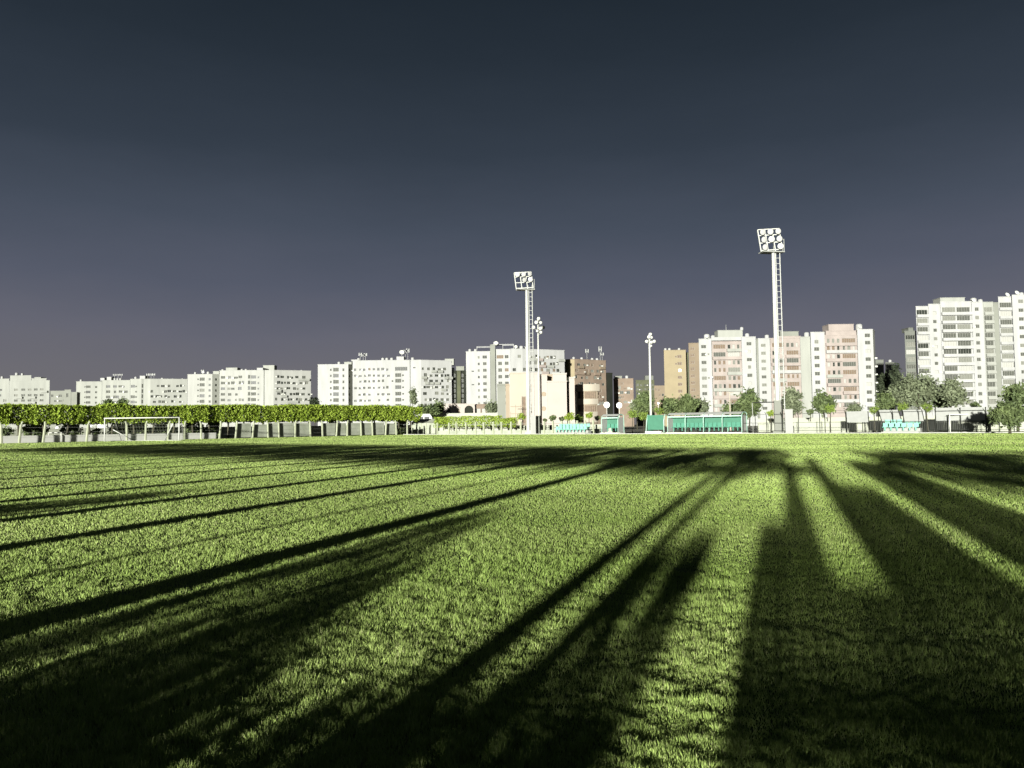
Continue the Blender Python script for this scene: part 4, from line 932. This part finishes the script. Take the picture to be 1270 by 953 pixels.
# thin pole behind the dugout and lit globes
def garden_lamp(label, px, py, Y, r, n=1, m='globe'):
    p = at(px, py, Y); t = thing('garden_lamp', label, 'lamp', (p.x, p.y, 0))
    MB().tube([(0, 0, -.02), (0, 0, p.z-r)], [.06, .045], 7).build('post', M['white'], t)
    MB().sphere((0, 0, p.z), r, 12, 8).build('globe', M[m], t, True)
    for k in range(n-1): MB().sphere((0, 0, p.z-(k+1)*.75), r*.85, 12, 8).build('globe', M[m], t, True)
garden_lamp('left one of two lit globe lamps above the small dugout', 752.5, 502.5, 125, .48)
garden_lamp('right one of two lit globe lamps, just right of the small dugout', 768, 503, 127, .46)
garden_lamp('small lit globe lamp above the small white goal', 71, 531, 100, .19)
garden_lamp('lamp post with two stacked white globes right of the small goal', 83.5, 530, 99, .26, 2)
garden_lamp('lit globe lamp hanging low behind the fence post left of the big goal', 111.5, 527, 100, .28)
garden_lamp('lit globe lamp beside the left post of the big goal', 125, 528.6, 101, .36)
garden_lamp('small lit lamp among the trees left of the long dugout', 816.5, 500.5, 128, .17)
t = thing('street_lamp', 'thin pale pole rising behind the right bays of the long dugout', 'pole', (*gx(905.8, 112), 0))
zz = zt(905.8, 487, 112); MB().tube([(0, 0, 0), (0, 0, zz)], [.12, .08], 8).build('pole', M['club'], t); MB().tube([(-.5, 0, zz), (.5, 0, zz)], .05, 6).build('crossarm', M['club'], t)
p = at(100.3, 537, 97); t = thing('sign', 'small round pale pink sign left of the big goal', 'sign', (p.x, p.y, 0))
MB().tube([(0, 0, -.02), (0, 0, p.z-.2)], .03, 6).build('post', M['steel'], t); MB().lathe([(.24, 0), (.26, .03), (.24, .06)], 14, (0, 0, p.z), (0, -1, 0)).build('sign_plate', M['pinks'], t)
# ------------------------------------------------------------------ goals
def goal(label, px0, px1, pyb, pyt, Y, dep, net=True, r=.06, base=False):
    A, B = Vector(gx(px0, Y, pyb)), Vector(gx(px1, Y, pyb)); W = (B-A).length; Hh = zt((px0+px1)/2, pyt, Y)
    t = thing('goal', label, 'goal', (A.x, A.y, 0), math.atan2((B-A).y, (B-A).x))
    for x in (0, W): MB().tube([(x, 0, 0), (x, 0, Hh-r)], r, 8).build('post', M['white'], t, True)
    MB().tube([(-r, 0, Hh), (W+r, 0, Hh)], r, 8).build('crossbar', M['white'], t, True)
    for x in (0, W): MB().tube([(x, 0, Hh), (x+(.35 if x == 0 else -.35), dep*.55, Hh*.93), (x+(.55 if x == 0 else -.55), dep, .03)], r*.5, 6).build('net_stay', M['white'], t, True)
    MB().tube([(0, 0, .03), (.55, dep, .03), (W-.55, dep, .03), (W, 0, .03)], r*.55, 6).build('ground_bar', M['white'], t, True)
    if net:
        mb = MB(); k = int(W/.3)
        prof = [(0, Hh), (dep*.55, Hh*.93), (dep, .03)]
        for i in range(k+1):
            x = W*i/k
            for a, c in zip(prof, prof[1:]):
                mb.add([(x-.004, a[0], a[1]), (x+.004, a[0], a[1]), (x+.004, c[0], c[1]), (x-.004, c[0], c[1])], [(0, 1, 2, 3)])
        for (y0, z0), (y1, z1) in zip(prof, prof[1:]):
            for j in range(8):
                tt = j/8; y = y0+(y1-y0)*tt; z = z0+(z1-z0)*tt; mb.add([(0, y, z-.004), (W, y, z-.004), (W, y, z+.004), (0, y, z+.004)], [(0, 1, 2, 3)])
        o = mb.build('net', M['net'], t); o['kind'] = 'stuff'
    return t
g = goal('large white football goal with net in front of the left tree row', 129.5, 222, 548.3, 518.5, 81, 2.4)
for s_, (x0, x1) in enumerate(((.9, 2.1), (1.9, .5))):
    W = (Vector(gx(222, 81))-Vector(gx(129.5, 81))).length
    a = (.55, 1.9) if s_ == 0 else (W-.9, W-2.4)
    MB().tube([(a[0], .6, 1.75 if s_ else 1.2), (a[1], 2.2, .05)], .045, 6).build('brace', M['white'], g, True)
goal('tiny white training goal at the far left by the fence', 60.5, 76, 549, 536.8, 84, .8, True, .05)
goal('white training goal before the long white shelter at right', 1178.5, 1228.5, 535.3, 514, 71, 1.3, True, .06)
# ------------------------------------------------------------------ dugouts
def pt(px, off): return online(px, CORNER + N1*off, E1)
SEAT = MB()
SEAT.box(-.21, .21, -.22, .2, .40, .45).box(-.21, .21, .17, .24, .45, .80).box(-.05, .05, -.05, .05, .12, .40)
def dugout(label, px0, px1, off, bays, h, dep=1.25, seats=4, side=True, seatm='teal', backm='tealp', framem='mint'):
    A, B = pt(px0, off), pt(px1, off); L_ = (B-A).length
    t = thing('dugout', label, 'dugout', (A.x, A.y, 0), RZ)
    MB().box(-.1, L_+.1, -.25, dep+.1, 0, .14).build('base', M['white'], t)
    def arc(x, r=.045):
        return MB().tube([(x, .0, .14), (x, .02, h*.72), (x, .12, h*.9), (x, .4, h*.99), (x, dep*.75, h), (x, dep, h*.93), (x, dep, .14)], r, 6)
    for k in range(bays+1): arc(L_*k/bays).build('frame', M[framem], t, True)
    MB().box(.03, L_-.03, dep-.08, dep-.05, .75, h*.80).build('back_panel', M[backm], t)
    for k in range(bays):
        x0, x1 = L_*k/bays+.05, L_*(k+1)/bays-.05
        mb = MB(); pr = [(.12, h*.92), (.4, h*1.015), (dep*.75, h*1.025), (dep, h*.95)]
        for (y0, z0), (y1, z1) in zip(pr, pr[1:]): mb.add([(x0, y0, z0), (x1, y0, z0), (x1, y1, z1), (x0, y1, z1), (x0, y0, z0+.02), (x1, y0, z0+.02), (x1, y1, z1+.02), (x0, y1, z1+.02)], [(0, 3, 2, 1), (4, 5, 6, 7), (0, 1, 5, 4), (2, 3, 7, 6), (0, 4, 7, 3), (1, 2, 6, 5)])
        mb.build('roof_panel', M['roofw'], t)
        MB().box(x0, x1, .04, .09, h*.80, h*.86).build('front_rail', M[framem], t)
        for q_ in range(seats):
            o = link('seat', bpy.data.meshes.get('seat_'+seatm) or SEAT.mesh('seat_'+seatm, M[seatm]), t, (x0+(x1-x0)*(q_+.5)/seats, dep-.42, .14)); o.scale = (1, 1, 1.3)
    if side:
        for x in (.02, L_-.04): MB().box(x, x+.02, .1, dep-.1, .2, h*.85).build('side_panel', M['roofw'], t)
    return t, A, L_
dz = zt(865, 512.2, 86)
d1, A1, L1 = dugout('long four-bay dugout with white arched roof and green back', 828, 920, 2.6, 4, dz, 1.3)
dugout('small single dugout with turquoise frame, left of the green box', 746, 766.5, 2.8, 1, zt(757, 514.5, 95), 1.3, 4)
# green sided dugout seen from its end
A, B = pt(802, 1.8), pt(824, 1.8); L_ = (B-A).length; hh = zt(812, 514.6, 88)
t = thing('green_shelter', 'solid green shelter box on a white base, left end of the long dugout', 'shelter', (A.x, A.y, 0), RZ)
MB().box(-.1, L_*.95, -.1, 1.5, 0, .14).box(0, L_*.9, -.35, -.1, 0, .30).build('base', M['white'], t)
MB().box(.12, L_-.12, 0, .06, .45, hh*.97).build('panel', M['tealp'], t)
MB().box(.12, .18, .065, 1.3, .3, hh*.9).build('side_panel', M['tealp'], t)
for x in (.05, L_-.05): MB().tube([(x-.12*(x < 1), -.02, .14), (x, -.02, hh*.7), (x+.06, .1, hh), (x, 1.3, hh*.95)], .055, 6).build('frame', M['mint'], t, True)
MB().box(.1, L_-.1, .07, 1.4, hh*.97, hh*.99).build('roof', M['tealp'], t)
for i, (px, l) in enumerate(((840.5, 'in the first bay of the long dugout'), (852, 'beside the first inner frame of the long dugout'), (862, 'in the second bay of the long dugout'), (897, 'in the fourth bay of the long dugout'))):
    p = pt(px, 3.0); z0 = .145
    tag(MB().box(-.32, .32, -.16, .16, 0, .26).tube([(-.15, 0, .26), (-.1, 0, .36), (.1, 0, .36), (.15, 0, .26)], .02, 5).build('bag', M['black'], None, False, (p.x, p.y, z0), RZ), f'dark kit bag on the floor {l}', 'bag', 'dark bags in the long dugout')
def seatbank(label, px0, px1, off, rows_, m='teall'):
    A, B = pt(px0, off), pt(px1, off); L_ = (B-A).length
    t = thing('seat_bank', label, 'seats', (A.x, A.y, 0), RZ)
    mb = MB()
    for r_ in range(rows_): mb.box(0, L_, -.3+.7*r_, .35+.7*r_, .05, .12+.32*r_); 
    mb.build('stand', M['steel'], t)
    me = bpy.data.meshes.get('seat_'+m) or SEAT.mesh('seat_'+m, M[m])
    for r_ in range(rows_):
        n = int(L_/.52)
        for k in range(n): link('seat', me, t, (L_*(k+.5)/n, .7*r_, .125+.32*r_))
    return t
seatbank('two rows of turquoise seats on the grass edge right of the left mast', 688, 727, 1.2, 2)
seatbank('two rows of turquoise seats under white panels at right', 1094, 1140, 2.2, 2)
p = pt(711, -.4); MB_ = MB().sphere((0, 0, .11), .11, 12, 8); tag(MB_.build('football', M['white'], None, True, (p.x, p.y, .02)), 'white football lying before the turquoise seats', 'ball')
# ------------------------------------------------------------------ right fence with dark bent posts, panels, cabinet
tr = thing('fence', 'dark steel mesh fence with bent post tops along the right side', 'fence', (CORNER.x, CORNER.y, 0))
rp = [922, 937, 951, 970, 990.5, 1017, 1023.5, 1049.5, 1070, 1090, 1108, 1121, 1140, 1149, 1161, 1192, 1224, 1240, 1258, 1285]
pm = MB().tube([(0, 0, -.03), (0, 0, 1.75), (0, -.12, 2.0), (0, -.35, 2.15)], .04, 6).mesh('post', M['black'])
pp = []
for px in rp:
    p = online(px, CORNER + N1*3.0, E1); pp.append(p); link('post', pm, tr, (p.x-CORNER.x, p.y-CORNER.y, 0), RZ)
for i in range(len(pp)-1):
    a = pp[i]-CORNER; L_ = (pp[i+1]-pp[i]).length
    for z_ in (.25, 1.05, 1.95): MB().box(.045, L_-.045, -.018, .018, z_, z_+.035).build('rail', M['black'], tr, False, (a.x, a.y, 0), RZ)
    mb = MB(); k = max(2, int(L_/.14))
    for j in range(1, k): x = L_*j/k; mb.box(x-.005, x+.005, -.005, .005, .29, 1.05)
    o = mb.build('mesh_panel', M['steel'], tr, False, (a.x, a.y, 0), RZ); o['kind'] = 'stuff'
# gate beam and mast plinth
p0, p1 = online(934, CORNER+N1*4.2, E1), online(971, CORNER+N1*4.2, E1); L_ = (p1-p0).length; zz = zt(950, 499.5, p0.y)
t = thing('gate_frame', 'black steel gate frame beside the foot of the right mast', 'gate', (p0.x, p0.y, 0), RZ)
MB().tube([(0, 0, zz), (L_, 0, zz)], .055, 6).build('beam', M['black'], t); MB().tube([(L_, 0, -.03), (L_, 0, zz*1.02)], .09, 6).build('post', M['black'], t); MB().tube([(0, 0, -.03), (0, 0, zz)], .04, 6).build('post', M['steel'], t)
p = online(965, CORNER+N1*3.9, E1); tag(MB().box(-.33, .33, -.25, .25, -.02, zt(965, 497, p.y)).box(-.55, .55, -.45, .45, -.02, .22).build('pillar', M['greyc'], None, False, (p.x, p.y, 0), RZ*.3), 'grey concrete pillar at the foot of the right mast', 'pillar')
def cabinet(label, px, off, wpx, pyt, m='creamC'):
    p = pt(px, off); s = p.y/F; W = wpx*s/2; h = zt(px, pyt, p.y)
    t = thing('cabinet', label, 'cabinet', (p.x, p.y, 0), RZ*.45)
    MB().box(-W, W, -.3, .35, .06, h).build('body', M[m], t); MB().box(-W-.04, W+.04, -.34, .39, h+.002, h+.06).build('top', M[m], t); MB().box(-W-.05, W+.05, -.35, .4, 0, .058).build('plinth', M['greyc'], t)
    MB().box(-W*.85, W*.85, -.325, -.302, .2, h*.93).build('door', M[m], t)
cabinet('tall white cabinet just right of the right mast', 979, 2.0, 9, 508.5)
cabinet('tall white cabinet at the foot of the left mast', 662.5, 1.6, 6, 516.5)
cabinet('grey cabinet right behind the white one at the left mast', 667, 2.8, 6, 516.5, 'greyc')
def shelter(label, px0, px1, off, y0, y1, panels, slant=0.0, tall=None):
    A, B = pt(px0, off), pt(px1, off); L_ = (B-A).length; Ym = (A.y+B.y)/2; pm_ = (px0+px1)/2
    z1, z0 = zt(pm_, y0, Ym), zt(pm_, y1, Ym)
    t = thing('panel_shelter', label, 'shelter', (A.x, A.y, 0), RZ)
    for k in range(panels+1): x = L_*k/panels; MB().tube([(x, 0, -.02), (x, 0, z0), (x-slant, .25, z1)], .04, 6).build('post', M['black'], t)
    for k in range(panels):
        x0, x1 = L_*k/panels+.05, L_*(k+1)/panels-.05
        MB().add([(x0, -.03, z0), (x1, -.03, z0), (x1-slant, .22, z1), (x0-slant, .22, z1), (x0, 0, z0), (x1, 0, z0), (x1-slant, .25, z1), (x0-slant, .25, z1)], [(0, 1, 2, 3), (7, 6, 5, 4), (0, 4, 5, 1), (1, 5, 6, 2), (2, 6, 7, 3), (3, 7, 4, 0)]).build('panel', M['roofw'], t)
    MB().box(0, L_, .05, .10, z0-.12, z0-.06).build('rail', M['black'], t)
    return t
shelter('single white leaning panel on black posts right of the cabinet', 1050.5, 1078, 2.4, 510.3, 524, 1, .12)
shelter('left white panel over the right turquoise seats', 1094, 1119, 3.4, 508.5, 522.5, 1, .35)
shelter('right white panel over the right turquoise seats', 1122, 1147, 3.0, 508.5, 522.5, 1, .25)
shelter('long white two-panel shelter behind the right training goal', 1160.5, 1223, 3.2, 505.5, 522, 2)
# pale ground-floor walls beyond the right fence
for px0, px1, off, h, m, l in ((940, 1275, 14, 1.5, 'wallw', 'long pale wall beyond the dark fence at right'), (985, 1052, 9, 1.05, 'wallw', 'short low pale wall behind the ball trees right of the cabinet')):
    A, B = pt(px0, off), pt(px1, off); tag(MB().box(0, (B-A).length, 0, .25, -.1, h).box(-.03, (B-A).length+.03, -.04, .29, h+.002, h+.1).build('boundary_wall', M[m], None, False, (A.x, A.y, 0), RZ), l, 'wall')
# parked cars beyond the right fence
def car(label, px, Y, m):
    x, y = gx(px, Y); t = thing('parked_car', label, 'car', (x, y, 0), RZ+.4)
    pr = [(-2.1, .3), (2.1, .3), (2.15, .75), (1.2, .9), (.6, 1.42), (-1.1, 1.45), (-1.8, .95), (-2.15, .85)]; n = len(pr)
    MB().add([(a, -.82, c) for a, c in pr] + [(a, .82, c) for a, c in pr], [tuple(range(n)), tuple(range(2*n-1, n-1, -1))] + [(i, i+n, (i+1) % n+n, (i+1) % n) for i in range(n)]).build('body', M[m], t)
    MB().add([(-1.55, -.835, .97), (1.0, -.835, .95), (.5, -.835, 1.36), (-1.05, -.835, 1.38)], [(0, 1, 2, 3)]).build('window', M['glass'], t)
    for a in (-1.3, 1.3):
        for c in (-.78, .78): MB().lathe([(.32, -.1), (.32, .1)], 12, (a, c, .32), (0, 1, 0)).build('wheel', M['black'], t)
car('white parked car behind the dark ball tree right of the cabinet', 1000, 96, 'white')
car('white parked car glimpsed behind the pale trees at right', 1176, 98, 'white')
